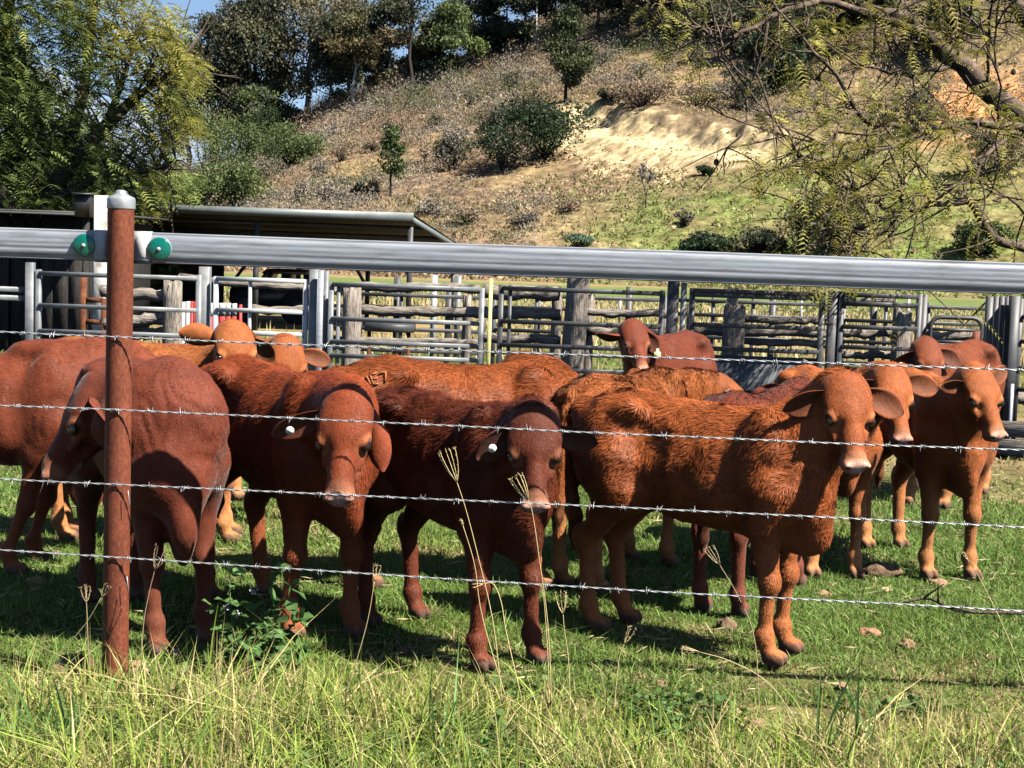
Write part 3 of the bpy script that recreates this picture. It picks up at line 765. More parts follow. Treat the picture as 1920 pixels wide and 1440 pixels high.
def build_left_tree():
    """Feathery yellow green tree behind the yards at the left."""
    rng = np.random.default_rng(5)
    Y0 = 30.0
    b = at(60, 620, Y0); b[2] = 0.0
    t = empty('feathery_tree', b, 'big feathery tree with yellow green fern like leaves over the slab hut', 'tree')
    limbs, tips = [], []
    def limb(pix, r0, r1, n=9):
        P = np.array([at(x, y, Y) for x, y, Y in pix]); S_ = spline(P, n)
        limbs.append((S_, np.linspace(r0, r1, n))); return S_
    main = [limb([(60, 640, 30), (70, 470, 30), (95, 360, 29.8), (150, 290, 29.5), (205, 230, 29.2), (248, 188, 29)], .26, .09),
            limb([(70, 470, 30), (45, 330, 30.2), (20, 180, 30.4), (15, 40, 30.6), (30, -120, 30.8)], .22, .08),
            limb([(75, 440, 30), (150, 200, 31), (170, 60, 31.2), (190, -60, 31.5)], .15, .05),
            limb([(65, 500, 30), (-30, 300, 29), (-120, 150, 28.6), (-160, 0, 28.6)], .17, .05),
            limb([(90, 380, 29.8), (190, 330, 29), (280, 320, 28.6), (330, 300, 28.4)], .10, .03),
            limb([(248, 188, 29), (300, 150, 28.8), (345, 110, 28.7)], .08, .02),
            limb([(200, 235, 29.2), (240, 120, 29.6), (260, 50, 30)], .08, .02)]
    anchors = []
    for S_ in main:
        for k in range(2, 9):
            for q in range(5):
                d = unit(rng.normal(0, 1, 3) + np.array([.15, -.1, .25])); L = rng.uniform(.5, 1.6)
                P = spline([S_[k], S_[k] + d * L * .5 + [0, 0, .08], S_[k] + d * L + [0, 0, rng.uniform(-.1, .25)]], 4)
                limbs.append((P, np.linspace(.022, .008, 4))); anchors += [(P[1], d), (P[2], d), (P[3], d)]
    # crown volume: outline of the photograph's crown, given real depth
    reg = [(-200, 0, 380, 120), (-150, 120, 360, 260), (-150, 250, 372, 330), (-150, 320, 330, 420)]
    n = 24000
    px = np.zeros(n); py = np.zeros(n)
    k = 0
    while k < n:
        x, y = rng.uniform(-260, 385), rng.uniform(-140, 425)
        lim = np.interp(y, [-140, -20, 40, 130, 200, 260, 330, 400, 425], [220, 268, 340, 372, 366, 345, 352, 320, 250])
        lim += 22 * math.sin(y / 17.0) + 10 * math.sin(y / 6.3)
        if x > lim: continue
        if rng.random() < .5 * math.exp(-((x - 255) / 45) ** 2 - ((y - 20) / 55) ** 2) + .45 * math.exp(-((x - 75) / 40) ** 2 - ((y - 75) / 45) ** 2): continue
        px[k], py[k] = x, y; k += 1
    Yd = 30 + rng.normal(0, 1.0, n) + np.interp(px, [-200, 100, 370], [0, 0, -1.0])
    P = np.array([at(a_, b_, c_) for a_, b_, c_ in zip(px, py, Yd)])
    tw = vnoise(P / .55, 7, 2)
    P = P[tw > -.22]; n = len(P)
    D = rng.normal(0, 1, (n, 3)); D += np.array([.9, -.5, -.15]); D[:, 2] *= .6
    L = rng.uniform(.16, .38, n)
    V, F, m = fronds(P, D, L, rng, pairs=6, width=.32, droop=.5)
    yel = sstep(-.1, .5, vnoise(P / .9, 9, 3) + np.interp(P[:, 0], [at(150, 200, 30)[0], at(330, 200, 30)[0]], [-.30, .30]) + np.interp(P[:, 2], [2.5, 5.5], [-.3, .25]))[:, None]
    base_c = np.array([.135, .180, .052]) * (1 - yel) + np.array([.235, .225, .050]) * yel
    cc = base_c * np.clip(rng.normal(1, .24, (n, 1)), .5, 1.7)
    mesh_obj('crown', V, [F], M['frond'], t, np.repeat(cc, m, 0))
    limbs_mesh('trunk', limbs, M['bark'], t, 6)
    b2 = at(-60, 620, 34.0); b2[2] = 0
    gum_tree('shade_tree', 'dark leafy tree behind the feathery tree at the left edge', b2, 6.8, 5.2, 31, LTG + GRN[:1], bark='bark_dark', bare=.1, dens=2.0, leaf=.17, clumps=40)
    gum_tree('shade_tree', 'dark leafy tree low behind the white painted corner post', at(150, 620, 33.5) * [1, 1, 0], 3.7, 4.4, 33, GRN, bark='bark_dark', bare=.1, dens=2.0, leaf=.16, clumps=30)

def build_right_tree():
    """Sparse feathery tree whose crown hangs in from the right; its trunk stands beyond the frame."""
    rng = np.random.default_rng(15)
    base = np.array([8.1, 15.6, 0.0])
    t = empty('jacaranda_tree', base, 'sparse feathery tree with dark crooked limbs reaching in over the yards', 'tree')
    limbs = []; nodes = []
    def limb(pix, r0, r1, n=14, world0=None):
        P = [at(x, y, Y) for x, y, Y in pix]
        if world0 is not None: P = [np.array(world0)] + P
        S_ = spline(P, n) + rng.normal(0, .012, (n, 3)); limbs.append((S_, np.linspace(r0 * .78, r1 * .8, n))); nodes.append(S_); return S_
    fork = base + np.array([-.35, 0, 1.75])
    limbs.append((spline([base + [0, 0, -.2], base + [-.05, 0, .9], fork], 8), np.linspace(.26, .20, 8)))
    limb([(2060, 300, 15.6), (1930, 235, 15.4), (1850, 165, 15.2), (1790, 110, 15.1), (1735, 65, 15.0), (1690, 28, 14.9), (1630, 22, 14.8), (1590, 0, 14.8), (1540, -40, 14.8)], .17, .05, 20, fork)
    limb([(2050, 150, 15.8), (1940, 60, 15.7), (1900, 0, 15.6), (1870, -60, 15.6)], .14, .07, 12, fork)
    limb([(1735, 65, 15.0), (1640, 32, 14.6), (1560, 5, 14.4), (1500, 10, 14.2), (1455, 30, 14.0), (1400, 58, 13.9), (1360, 72, 13.8), (1320, 55, 13.8), (1290, 30, 13.8)], .055, .012, 18)
    limb([(1782, 125, 15.1), (1740, 132, 14.8), (1700, 145, 14.6), (1650, 130, 14.5), (1600, 118, 14.4)], .04, .01, 10)
    limb([(2020, 270, 15.5), (1925, 240, 14.9), (1870, 238, 14.6), (1815, 228, 14.4), (1730, 242, 14.2), (1650, 232, 14.0), (1608, 205, 13.9), (1560, 135, 13.8), (1510, 78, 13.7), (1460, 20, 13.7)], .06, .012, 22)
    limb([(1815, 228, 14.4), (1760, 240, 14.1), (1700, 262, 13.9), (1640, 285, 13.8), (1590, 305, 13.7)], .035, .01, 12)
    limb([(1608, 205, 13.9), (1580, 230, 13.7), (1555, 265, 13.6), (1530, 270, 13.6)], .026, .008, 9)
    limb([(2040, 500, 15.4), (1910, 462, 15.0), (1855, 440, 14.8), (1825, 385, 14.6), (1780, 382, 14.5), (1730, 388, 14.3), (1695, 400, 14.2), (1640, 412, 14.1), (1595, 428, 14.0), (1560, 425, 13.9)], .075, .012, 22, fork)
    limb([(1695, 400, 14.2), (1660, 430, 14.0), (1620, 462, 13.9), (1590, 490, 13.8)], .024, .008, 9)
    limb([(1680, 398, 14.2), (1640, 380, 13.9), (1590, 355, 13.8), (1540, 330, 13.7), (1500, 290, 13.6), (1460, 235, 13.6), (1420, 190, 13.6), (1398, 185, 13.6)], .026, .006, 16)
    limb([(1693, 398, 14.2), (1690, 372, 14.1), (1693, 350, 14.0), (1660, 370, 13.9), (1620, 378, 13.8), (1560, 385, 13.7)], .025, .006, 12)
    limb([(1920, 250, 15.0), (1870, 270, 14.7), (1845, 300, 14.4), (1825, 340, 14.2), (1780, 350, 14.1), (1740, 365, 14.0)], .035, .008, 12)
    limb([(1910, 462, 15.0), (1935, 420, 15.2), (1900, 380, 14.8), (1840, 350, 14.6)], .03, .008, 9)
    limb([(1850, 165, 15.2), (1855, 80, 14.6), (1862, 0, 14.2), (1866, -60, 14)], .022, .010, 9)
    limb([(1870, 232, 14.6), (1872, 140, 14.2), (1868, 40, 14.0), (1880, -40, 13.8)], .016, .008, 9)
    limb([(1800, 120, 15.1), (1790, 60, 14.8), (1795, 20, 14.6), (1780, -40, 14.4)], .02, .008, 9)
    limb([(1735, 60, 15), (1745, 50, 14.8), (1775, 65, 14.7), (1805, 62, 14.6), (1795, 30, 14.5)], .015, .007, 10)
    limb([(1398, 185, 13.6), (1410, 150, 13.5), (1425, 130, 13.5)], .01, .004, 6)
    # twigs off every limb
    tips = []
    for S_ in list(nodes):
        n = len(S_)
        for k in range(2, n):
            for q in range(3):
                if rng.random() < .62: continue
                d = unit(unit(S_[k] - S_[k - 1]) * .8 + rng.normal(0, .8, 3) * [1, .8, 1] + np.array([-.15, 0, .05])); L = rng.uniform(.25, .95)
                P = spline([S_[k], S_[k] + d * L * .4 + rng.normal(0, .04, 3), S_[k] + d * L * .75 + rng.normal(0, .07, 3), S_[k] + d * L + rng.normal(0, .10, 3) + [0, 0, -.05]], 6)
                limbs.append((P, np.linspace(.011, .0045, 6)))
                tips += [(P[2], d), (P[3], d), (P[4], d), (P[5], d)]
                if rng.random() < .7:
                    d2 = unit(d + rng.normal(0, .8, 3)); P2 = spline([P[3], P[3] + d2 * L * .35 + rng.normal(0, .03, 3), P[3] + d2 * L * .7 + [0, 0, -.06]], 4)
                    limbs.append((P2, np.linspace(.007, .004, 4))); tips += [(P2[2], d2), (P2[3], d2)]
    B = np.array([p for p, d in tips]); D0 = np.array([d for p, d in tips])
    m = 3400
    pick = rng.integers(len(B), size=m)
    P = B[pick] + rng.normal(0, .07, (m, 3)); cl = vnoise(P / .5, 3, 2)
    keep = cl > -.12; P = P[keep]; D = D0[pick][keep] + rng.normal(0, .7, P.shape) + np.array([0, 0, -.25]); m = len(P)
    V, F, mm = fronds(P, D, rng.uniform(.12, .27, m), rng, pairs=7, width=.28, droop=.35, leafw=.22)
    y = rng.random((m, 1))
    cc = (np.array([.17, .19, .042]) * (1 - y) + np.array([.32, .275, .055]) * y) * np.clip(rng.normal(1, .22, (m, 1)), .5, 1.6)
    limbs_mesh('trunk', limbs, M['bark_tan'], t, 6)
    mesh_obj('crown', V, [F], M['frond'], t, np.repeat(cc, mm, 0))
    # a few dark round seed pods
    for px, py, Y in ((1343, 304, 13.6), (1651, 198, 14.0), (1505, 148, 13.9), (1535, 146, 13.9), (1604, 376, 13.9), (1498, 292, 13.7), (1900, 135, 14.4)):
        mb = MB(); c = at(px, py, Y); a = np.arange(10) * .628
        ring = lambda r, z: np.stack([c[0] + r * np.cos(a), c[1] + .35 * r * np.sin(a), np.full(10, c[2] + z)], 1)
        rows = [ring(.004, .03), ring(.018, .022), ring(.025, 0), ring(.018, -.022), ring(.004, -.03)]
        n0 = np.arange(10); mb.add(np.concatenate(rows), np.concatenate([np.stack([i * 10 + n0, i * 10 + (n0 + 1) % 10, i * 10 + 10 + (n0 + 1) % 10, i * 10 + 10 + n0], 1) for i in range(4)]))
        mb.tube([c + [0, 0, .03], c + [.01, 0, .12]], .003, 4)
        mb.build('seed_pod', M['bark_dark'], t, True)
# ---------------------------------------------------------------- cattle: one skin per animal from a blended distance field
class Field:
    def __init__(self, lo, hi, vox):
        self.vox = vox
        self.lo = np.asarray(lo, float) - 3 * vox
        n = np.ceil((np.asarray(hi, float) - self.lo) / vox).astype(int) + 4
        self.ax = [self.lo[i] + np.arange(n[i]) * vox for i in range(3)]
        self.F = np.full(n, 0.5, dtype=np.float32)
    def block(self, lo, hi):
        s = []
        for i in range(3):
            a = max(0, int((lo[i] - self.lo[i]) / self.vox) - 1); b = min(self.F.shape[i], int((hi[i] - self.lo[i]) / self.vox) + 3)
            if b <= a: return None, None
            s.append(slice(a, b))
        return tuple(s), (self.ax[0][s[0]][:, None, None], self.ax[1][s[1]][None, :, None], self.ax[2][s[2]][None, None, :])
    def blend(self, s, d, k, cut=False):
        A = self.F[s]; d = d.astype(np.float32)
        if cut:
            d = -d
            h = np.maximum(k - np.abs(A - d), 0) / k
            self.F[s] = np.maximum(A, d) + h * h * k * 0.25
        else:
            h = np.maximum(k - np.abs(A - d), 0) / k
            self.F[s] = np.minimum(A, d) - h * h * k * 0.25
    def cone(self, a, b, ra, rb, k=0.04, flat=None):
        """Tapered capsule; flat = (unit normal, factor) squeezes it along the normal."""
        a = np.asarray(a, float); b = np.asarray(b, float)
        m = max(ra, rb) + k + 2 * self.vox
        s, X = self.block(np.minimum(a, b) - m, np.maximum(a, b) + m)
        if s is None: return
        P = [X[i] - a[i] for i in range(3)]; d = b - a; L2 = float(d @ d) + 1e-9
        t = np.clip((P[0] * d[0] + P[1] * d[1] + P[2] * d[2]) / L2, 0, 1)
        Q = [P[i] - t * d[i] for i in range(3)]
        d2 = Q[0] ** 2 + Q[1] ** 2 + Q[2] ** 2
        if flat is not None:
            n, f = flat; w = Q[0] * n[0] + Q[1] * n[1] + Q[2] * n[2]
            d2 = d2 + w * w * (f * f - 1)
            dist = (np.sqrt(d2) - (ra + (rb - ra) * t)) / (1 + 0.35 * (f - 1))
        else:
            dist = np.sqrt(d2) - (ra + (rb - ra) * t)
        self.blend(s, dist, k)
    def ell(self, c, r, k=0.04, R=None, cut=False):
        """Ellipsoid with centre c, radii r, axes the columns of R."""
        c = np.asarray(c, float); r = np.asarray(r, float)
        m = r.max() + k + 2 * self.vox
        s, X = self.block(c - m, c + m)
        if s is None: return
        P = [X[i] - c[i] for i in range(3)]
        if R is not None:
            P = [P[0] * R[0, i] + P[1] * R[1, i] + P[2] * R[2, i] for i in range(3)]
        k0 = np.sqrt((P[0] / r[0]) ** 2 + (P[1] / r[1]) ** 2 + (P[2] / r[2]) ** 2)
        k1 = np.sqrt((P[0] / r[0] ** 2) ** 2 + (P[1] / r[1] ** 2) ** 2 + (P[2] / r[2] ** 2) ** 2) + 1e-6
        self.blend(s, k0 * (k0 - 1) / k1, k, cut)
    def barrel(self, xs, top, bot, wid, k=0.05):
        s, X = self.block((xs[0] - 0.02, -max(wid) - 0.08, min(bot) - 0.08), (xs[-1] + 0.02, max(wid) + 0.08, max(top) + 0.08))
        x = X[0][:, 0, 0]
        xx = np.linspace(xs[0], xs[-1], 200)
        sm = lambda v: np.interp(x, xx, np.convolve(np.pad(np.interp(xx, xs, v), 12, mode='edge'), np.hanning(25) / np.hanning(25).sum(), 'valid'))
        T, B, W = sm(top)[:, None, None], sm(bot)[:, None, None], sm(wid)[:, None, None]
        c = B + (T - B) * 0.46; up = T - c; dn = c - B
        z = X[2] - c
        h = np.where(z > 0, up, dn)
        ex = np.where(z > 0, 1.80, 2.25)
        q = (np.abs(X[1] / W) ** ex + np.abs(z / h) ** ex) ** (1 / ex)
        d = (q - 1) * np.minimum(W, h) * 0.9
        e = np.maximum(xs[0] - X[0], X[0] - xs[-1])
        d = np.maximum(d, e)
        self.blend(s, d, k)
    def mesh(self):
        """Naive surface nets."""
        F = self.F; n = np.array(F.shape)
        ins = F < 0
        cnt = np.zeros(n - 1, dtype=np.int8)
        for i in (0, 1):
            for j in (0, 1):
                for k in (0, 1):
                    cnt += ins[i:n[0] - 1 + i, j:n[1] - 1 + j, k:n[2] - 1 + k]
        act = (cnt > 0) & (cnt < 8)
        idx = np.full(n - 1, -1, dtype=np.int64)
        cells = np.argwhere(act)
        idx[act] = np.arange(len(cells))
        offs = np.array([[i, j, k] for i in (0, 1) for j in (0, 1) for k in (0, 1)])
        vals = np.stack([F[cells[:, 0] + o[0], cells[:, 1] + o[1], cells[:, 2] + o[2]] for o in offs], 1)
        acc = np.zeros((len(cells), 3)); num = np.zeros(len(cells))
        for a in range(8):
            for b in range(a + 1, 8):
                if np.abs(offs[a] - offs[b]).sum() != 1: continue
                va, vb = vals[:, a], vals[:, b]
                m = (va < 0) != (vb < 0)
                t = np.where(m, va / np.where(m, va - vb, 1), 0)
                acc += np.where(m[:, None], offs[a] + (offs[b] - offs[a]) * t[:, None], 0); num += m
        V = self.lo + (cells + acc / num[:, None]) * self.vox
        quads = []
        for ax in range(3):
            b, c = [(1, 2), (2, 0), (0, 1)][ax]
            sl0 = [slice(None)] * 3; sl1 = [slice(None)] * 3
            sl0[ax] = slice(0, -1); sl1[ax] = slice(1, None)
            A, B = ins[tuple(sl0)], ins[tuple(sl1)]
            E = np.argwhere(A != B)
            E = E[(E[:, b] > 0) & (E[:, c] > 0) & (E[:, b] < n[b] - 1) & (E[:, c] < n[c] - 1)]
            def cell(db, dc):
                q = E.copy(); q[:, b] -= db; q[:, c] -= dc
                return idx[q[:, 0], q[:, 1], q[:, 2]]
            Q = np.stack([cell(1, 1), cell(0, 1), cell(0, 0), cell(1, 0)], 1)
            flip = ~A[tuple(E.T)]
            Q[flip] = Q[flip][:, ::-1]
            quads.append(Q)
        return V, np.concatenate(quads)

def relax(V, F, it=2, lam=0.5):
    e = np.concatenate([F[:, [0, 1]], F[:, [1, 2]], F[:, [2, 3]], F[:, [3, 0]]])
    for _ in range(it):
        s = np.zeros_like(V); c = np.zeros(len(V))
        for k in range(3):
            s[:, k] = np.bincount(e[:, 0], V[e[:, 1], k], len(V)) + np.bincount(e[:, 1], V[e[:, 0], k], len(V))
        c = np.bincount(e[:, 0], minlength=len(V)) + np.bincount(e[:, 1], minlength=len(V))
        V = V + lam * (s / np.maximum(c, 1)[:, None] - V)
    return V

def unit(v):
    v = np.asarray(v, float); return v / (np.linalg.norm(v) + 1e-12)
def sstep(a, b, x):
    t = np.clip((x - a) / (b - a), 0, 1); return t * t * (3 - 2 * t)

def ear_mesh(base, axis, opening, L, W, cup=0.35, rows=12, cols=9):
    """A cupped leaf with thickness, from base along axis, hollow side facing opening."""
    axis = unit(axis); o = np.asarray(opening, float); o = unit(o - axis * (o @ axis)); s = np.cross(axis, o)
    u = np.linspace(0, 1, rows); v = np.linspace(-1, 1, cols)
    w = W * np.interp(u, [0, .12, .3, .5, .7, .85, .95, 1], [.42, .56, .84, 1.0, .92, .66, .36, .1]) * 0.5
    cupu = np.interp(u, [0, .2, .6, 1], [1.5, 1.1, .7, .3]) * cup
    P = []
    for side, off in ((1, 0.004), (-1, -0.004)):
        for i in range(rows):
            for j in range(cols):
                bend = -0.10 * L * u[i] ** 2
                edge = (1 - v[j] ** 4)
                P.append(np.asarray(base) + axis * L * u[i] + s * w[i] * v[j] * (1 - 0.18 * cupu[i] * v[j] ** 2)
                         + o * (w[i] * cupu[i] * v[j] ** 2 * 1.6 + bend + off * (0.35 + edge)))
    P = np.array(P)
    F = []; nn = rows * cols
    for i in range(rows - 1):
        for j in range(cols - 1):
            a = i * cols + j
            F.append([a, a + 1, a + cols + 1, a + cols]); F.append([nn + a + cols, nn + a + cols + 1, nn + a + 1, nn + a])
        a = i * cols; F.append([a + cols, nn + a + cols, nn + a, a])
        a = i * cols + cols - 1; F.append([a, nn + a, nn + a + cols, a + cols])
    for j in range(cols - 1):
        a = (rows - 1) * cols + j; F.append([a, a + 1, nn + a + 1, nn + a][::-1])
    inner = np.zeros(2 * nn); vv = np.abs(np.tile(np.tile(v, rows), 1)); uu = np.repeat(u, cols)
    inner[:nn] = np.clip(1.15 - vv ** 3, 0, 1)
    return P, np.array(F), inner

def hide_material():
    m, nt, b = new_mat('cattle_hide', 0.66, 0.16)
    c = attr(nt)
    v = coords(nt, (3.0, 3.0, 3.0))
    v2 = coords(nt, (22, 34, 16))
    c = mixc(nt, c, ramp(nt, noise(nt, v, 2.2, 5), [(0.3, (0.74, 0.72, 0.70)), (0.7, (1.22, 1.2, 1.18))]), 1.0, 'MULTIPLY')
    c = mixc(nt, c, ramp(nt, noise(nt, v2, 2.0, 4), [(0.3, (0.78, 0.76, 0.74)), (0.7, (1.16, 1.16, 1.16))]), 1.0, 'MULTIPLY')
    nt.links.new(c, b.inputs['Base Color'])
    b.inputs['Sheen Weight'].default_value = 0.12
    b.inputs['Sheen Roughness'].default_value = 0.4
    bump(nt, b, noise(nt, v2, 3.0, 4, 0.7), 0.35, 0.012)
    return m
M['hide'] = hide_material()
def coat_material():
    m, nt, b = new_mat('cattle_coat', 0.52, 0.13)
    nt.links.new(attr(nt), b.inputs['Base Color'])
    return m
M['coat'] = coat_material()
m_, nt_, b_ = new_mat('dark_wet_eye', 0.08, 0.6); b_.inputs['Base Color'].default_value = (0.012, 0.008, 0.006, 1); M['eye'] = m_
m_, nt_, b_ = new_mat('white_plastic_tag', 0.4, 0.4); b_.inputs['Base Color'].default_value = (0.82, 0.80, 0.72, 1); M['tag_white'] = m_
m_, nt_, b_ = new_mat('pale_yellow_plastic_tag', 0.4, 0.4); b_.inputs['Base Color'].default_value = (0.72, 0.68, 0.30, 1); M['tag_yellow'] = m_
m_, nt_, b_ = new_mat('grey_tag_ink', 0.6, 0.2); b_.inputs['Base Color'].default_value = (0.10, 0.10, 0.09, 1); M['ink'] = m_
m_, nt_, b_ = new_mat('scarred_brand_hair', 0.8, 0.1); b_.inputs['Base Color'].default_value = (0.30, 0.105, 0.045, 1); M['brand'] = m_

CATTLE = 'red and brown cattle standing in the paddock'
COWS = {}
def cow(key, label, pos, az, s=1.0, feet=((0, 0),) * 4, poll=None, face=(None, 50.0, 0.0), ears=None, base=(.28, .075, .025),
        leg=None, muzzle=(.50, .285, .215), vox=0.011, hairs=0, hump=0.0, dewlap=0.12, tags=(), curl=0.4, slim=1.0, tall=1.0,
        ear_size=(.225, .145), hair_len=.020, poll_col=None, rump_tail=True, seed=1, neck_up=0.0, gaunt=1.0, wrinkle=1.0, brand=None, neck_thick=0.0, head=.86, bulges=()):
    """pos: ground point between the hooves; az: heading in degrees from +X; poll: world point of the poll;
    face: (azimuth, pitch below level, roll) of the face; feet: FL, FR, HL, HR offsets from the square stance."""
    rng = np.random.default_rng(seed)
    base = tuple(b * k for b, k in zip(base, (.76, .72, .70)))
    leg = tuple(c * .84 for c in leg) if leg is not None else tuple(c * 1.15 for c in base)
    A = math.radians(az); ca, sa = math.cos(A), math.sin(A)
    W2L = np.array([[ca, sa, 0], [-sa, ca, 0], [0, 0, 1.0]])
    pos = np.array([pos[0], pos[1], 0.0])
    S = np.array([s, s * slim, s * tall])
    tl = lambda P: (W2L @ (np.asarray(P, float) - pos))
    if poll is None: poll_l = np.array([.86, 0, 1.16]) * s
    else: poll_l = tl(poll)
    fa = az if face[0] is None else face[0]
    fa = math.radians(fa - az); fp = math.radians(face[1]); fr = math.radians(face[2])
    nose = np.array([math.cos(fa) * math.cos(fp), math.sin(fa) * math.cos(fp), -math.sin(fp)])
    left = np.array([-math.sin(fa), math.cos(fa), 0.0]); upv = np.cross(nose, left)
    left, upv = left * math.cos(fr) + upv * math.sin(fr), upv * math.cos(fr) - left * math.sin(fr)
    HR = np.stack([nose, left, upv], 1)                       # head axes as columns
    hs = s * head
    WY = 1.13 + .07 * math.sin(seed * 2.7)                   # calves: short broad heads, each a little different
    hs = hs * (1 + .04 * math.sin(seed * 1.9))
    hp = lambda x, y, z: poll_l + HR @ (np.array([x, y * WY, z]) * hs)
    lo = np.minimum(np.array([-.86, -.46, -.02]) * s, poll_l - .58 * s); hi = np.maximum(np.array([.80, .46, 1.34 * tall]) * s, poll_l + .58 * s)
    lo[2] = -.02
    fd = Field(lo, hi, vox)
    g = gaunt
    # trunk
    xs = np.array([-.66, -.61, -.52, -.40, -.25, -.08, .10, .26, .39, .475, .55]) * s
    top = np.array([1.00, 1.05, 1.095, 1.115, 1.095, 1.075, 1.075, 1.095, 1.095, 1.05, .97]) * s * tall
    bot = np.array([.90, .84, .76, .68, .595, .545, .53, .545, .585, .65, .74]) * s * tall
    wid = np.array([.06, .12, .165, .185, .185, .205, .205, .185, .165, .14, .08]) * s * slim
    fd.barrel(xs, list(top), list(bot), list(wid))
    E = lambda c, r, k=.05, cut=False: fd.ell(np.array(c) * S, np.array(r) * S, k * s, None, cut)
    for sg in (1, -1):
        E((.31, sg * .120, .86), (.12, .072, .23), .04)      # shoulder blade
        E((.42, sg * .10, .76), (.075, .055, .075), .06)      # point of the shoulder
        E((.36, sg * .12, .70), (.10, .065, .12))
        E((-.44, sg * .105, .83), (.19, .095, .24))          # thigh
        E((-.33, sg * .148, 1.03), (.06, .042, .040), .06)  # hook bone
        E((-.61, sg * .070, 1.00), (.05, .04, .045), .05)    # pin bone
        E((-.23, sg * .225, .93), (.12, .070 * g, .11), .06, True)   # flank hollow
        E((.175, sg * .235, .82), (.045, .045, .18), .05, True)        # behind the shoulder
    E((.46, 0, .68), (.11, .095, .12), .05)                    # brisket
    if hump: E((.27, 0, 1.09 + .10 * hump), (.17, .075, .13 * hump + .03), .06)
    # legs
    jit = rng.uniform(-.012, .012, (4, 2))
    for i, (fx, sy) in enumerate(((1, 1), (1, -1), (-1, 1), (-1, -1))):
        dx, dy = np.array(feet[i]) / s + jit[i]
        sl = lambda x, y, z: np.array([x, y, z]) * S
        if fx > 0:
            y = sy * .115
            J = [sl(.34, y, .74), sl(.315 + .2 * dx, y * 1.02 + .2 * dy, .60), sl(.345 + .62 * dx, y + .55 * dy, .355),
                 sl(.335 + .95 * dx, y + .92 * dy, .125), sl(.365 + dx, y + dy, .045)]
            fd.cone(J[0], J[1], .110 * s, .078 * s, .05 * s)
            fd.cone(J[1], J[2], .068 * s, .041 * s, .04 * s)
            fd.ell(J[2] + sl(.008, 0, 0), np.array([.047, .046, .056]) * s, .02 * s)
            fd.cone(J[2], J[3], .034 * s, .029 * s, .022 * s)
        else:
            y = sy * .105
            J = [sl(-.42, y, .80), sl(-.345 + .25 * dx, y * 1.25 + .2 * dy, .66), sl(-.545 + .70 * dx, y + .55 * dy, .415),
                 sl(-.520 + .98 * dx, y + .92 * dy, .125), sl(-.485 + dx, y + dy, .045)]
            fd.cone(J[0], J[1], .135 * s, .105 * s, .05 * s)
            fd.cone(J[1] + sl(-.03, 0, 0), J[2], .095 * s, .040 * s, .05 * s)
            fd.ell(J[2] + sl(-.018, 0, .016), np.array([.055, .038, .068]) * s, .02 * s)
            fd.cone(J[2], J[3], .040 * s, .032 * s, .025 * s)
        fd.ell(J[3], np.array([.043, .042, .044]) * s, .02 * s)
        fd.cone(J[3], J[4], .035 * s, .037 * s, .02 * s)
        for t in (1, -1):                                     # the two claws
            c = J[4] + sl(.024, t * .0215, -.008)
            fd.ell(c, np.array([.054, .0245, .037]) * s, .006 * s)
    # tail
    if rump_tail:
        T = spline(np.array([[-.63, 0, 1.03], [-.695, .0, .98], [-.715, .01, .80], [-.70, .02, .60], [-.69, .03, .46], [-.69, .03, .34]]) * S, 9)
        R_ = np.array([.036, .030, .024, .021, .020, .022, .032, .030, .012]) * s
        for a in range(8): fd.cone(T[a], T[a + 1], R_[a], R_[a + 1], .02 * s)
    # neck
    b0 = np.array([.40, 0, .90]) * S; b2 = hp(.02, 0, -.10)
    b1 = (b0 + b2) / 2 + np.array([.05, 0, .02 + neck_up]) * s
    n_ = 7
    t_ = np.linspace(0, 1, n_)[:, None]
    Nk = (1 - t_) ** 2 * b0 + 2 * t_ * (1 - t_) * b1 + t_ ** 2 * b2
    rn = np.interp(np.linspace(0, 1, n_), [0, .35, .7, 1], [.185, .145, .115, .098]) * s * (1 + .22 * (neck_thick * np.sin(np.linspace(0.4, 2.9, n_))))
    nd = unit(b2 - b0); nsd = unit(np.cross(nd, (0, 0, 1)))
    for a in range(n_ - 1): fd.cone(Nk[a], Nk[a + 1], rn[a], rn[a + 1], .05 * s, (nsd, 1.28))
    if dewlap:                                               # loose skin under the throat
        for a in range(n_ - 1):
            dn = np.array([0, 0, -1.0]); f = dewlap * (1.0 - .55 * a / n_)
            fd.cone(Nk[a] + dn * (rn[a] * .9 + .05 * f * s), Nk[a + 1] + dn * (rn[a + 1] * .9 + .05 * f * s), .14 * f * s + .012 * s, .13 * f * s + .012 * s, .05 * s, (nsd, 2.6))
        E((.47, 0, .58 - .12 * dewlap), (.11, .04, .08 + .16 * dewlap), .06)
        E((.36, 0, .55 - .04 * dewlap), (.16, .04, .06), .06)
    for c_, r_, k_ in bulges: fd.ell(tl(c_), np.array(r_), k_)
    # head
    HE = lambda c, r, k=.02, cut=False: fd.ell(hp(*c), np.array(r) * hs * [1, WY, 1], k * hs, HR, cut)
    HC = lambda a, b, ra, rb, k=.03, flat=None: fd.cone(hp(*a), hp(*b), ra * hs * 1.06, rb * hs * 1.06, k * hs, flat)
    HE((.05, 0, -.055), (.10, .104, .082), .03)              # skull
    HE((.010, 0, -.026), (.045, .060, .045), .03)            # poll
    HE((.12, 0, -.042), (.105, .108, .055), .03)             # forehead
    for sg in (1, -1):
        HE((.188, sg * .084, -.056), (.042, .026, .032), .016)   # brow
        HE((.13, sg * .058, -.138), (.085, .034, .072), .035)    # cheek
        HE((.225, sg * .068, -.100), (.075, .016, .020), .022)   # cheekbone ridge
        HE((.315, sg * .019, -.090), (.085, .021, .030), .03)
    HC((.15, 0, -.066), (.375, 0, -.080), .058, .042, .035, (upv, 1.05))   # bridge
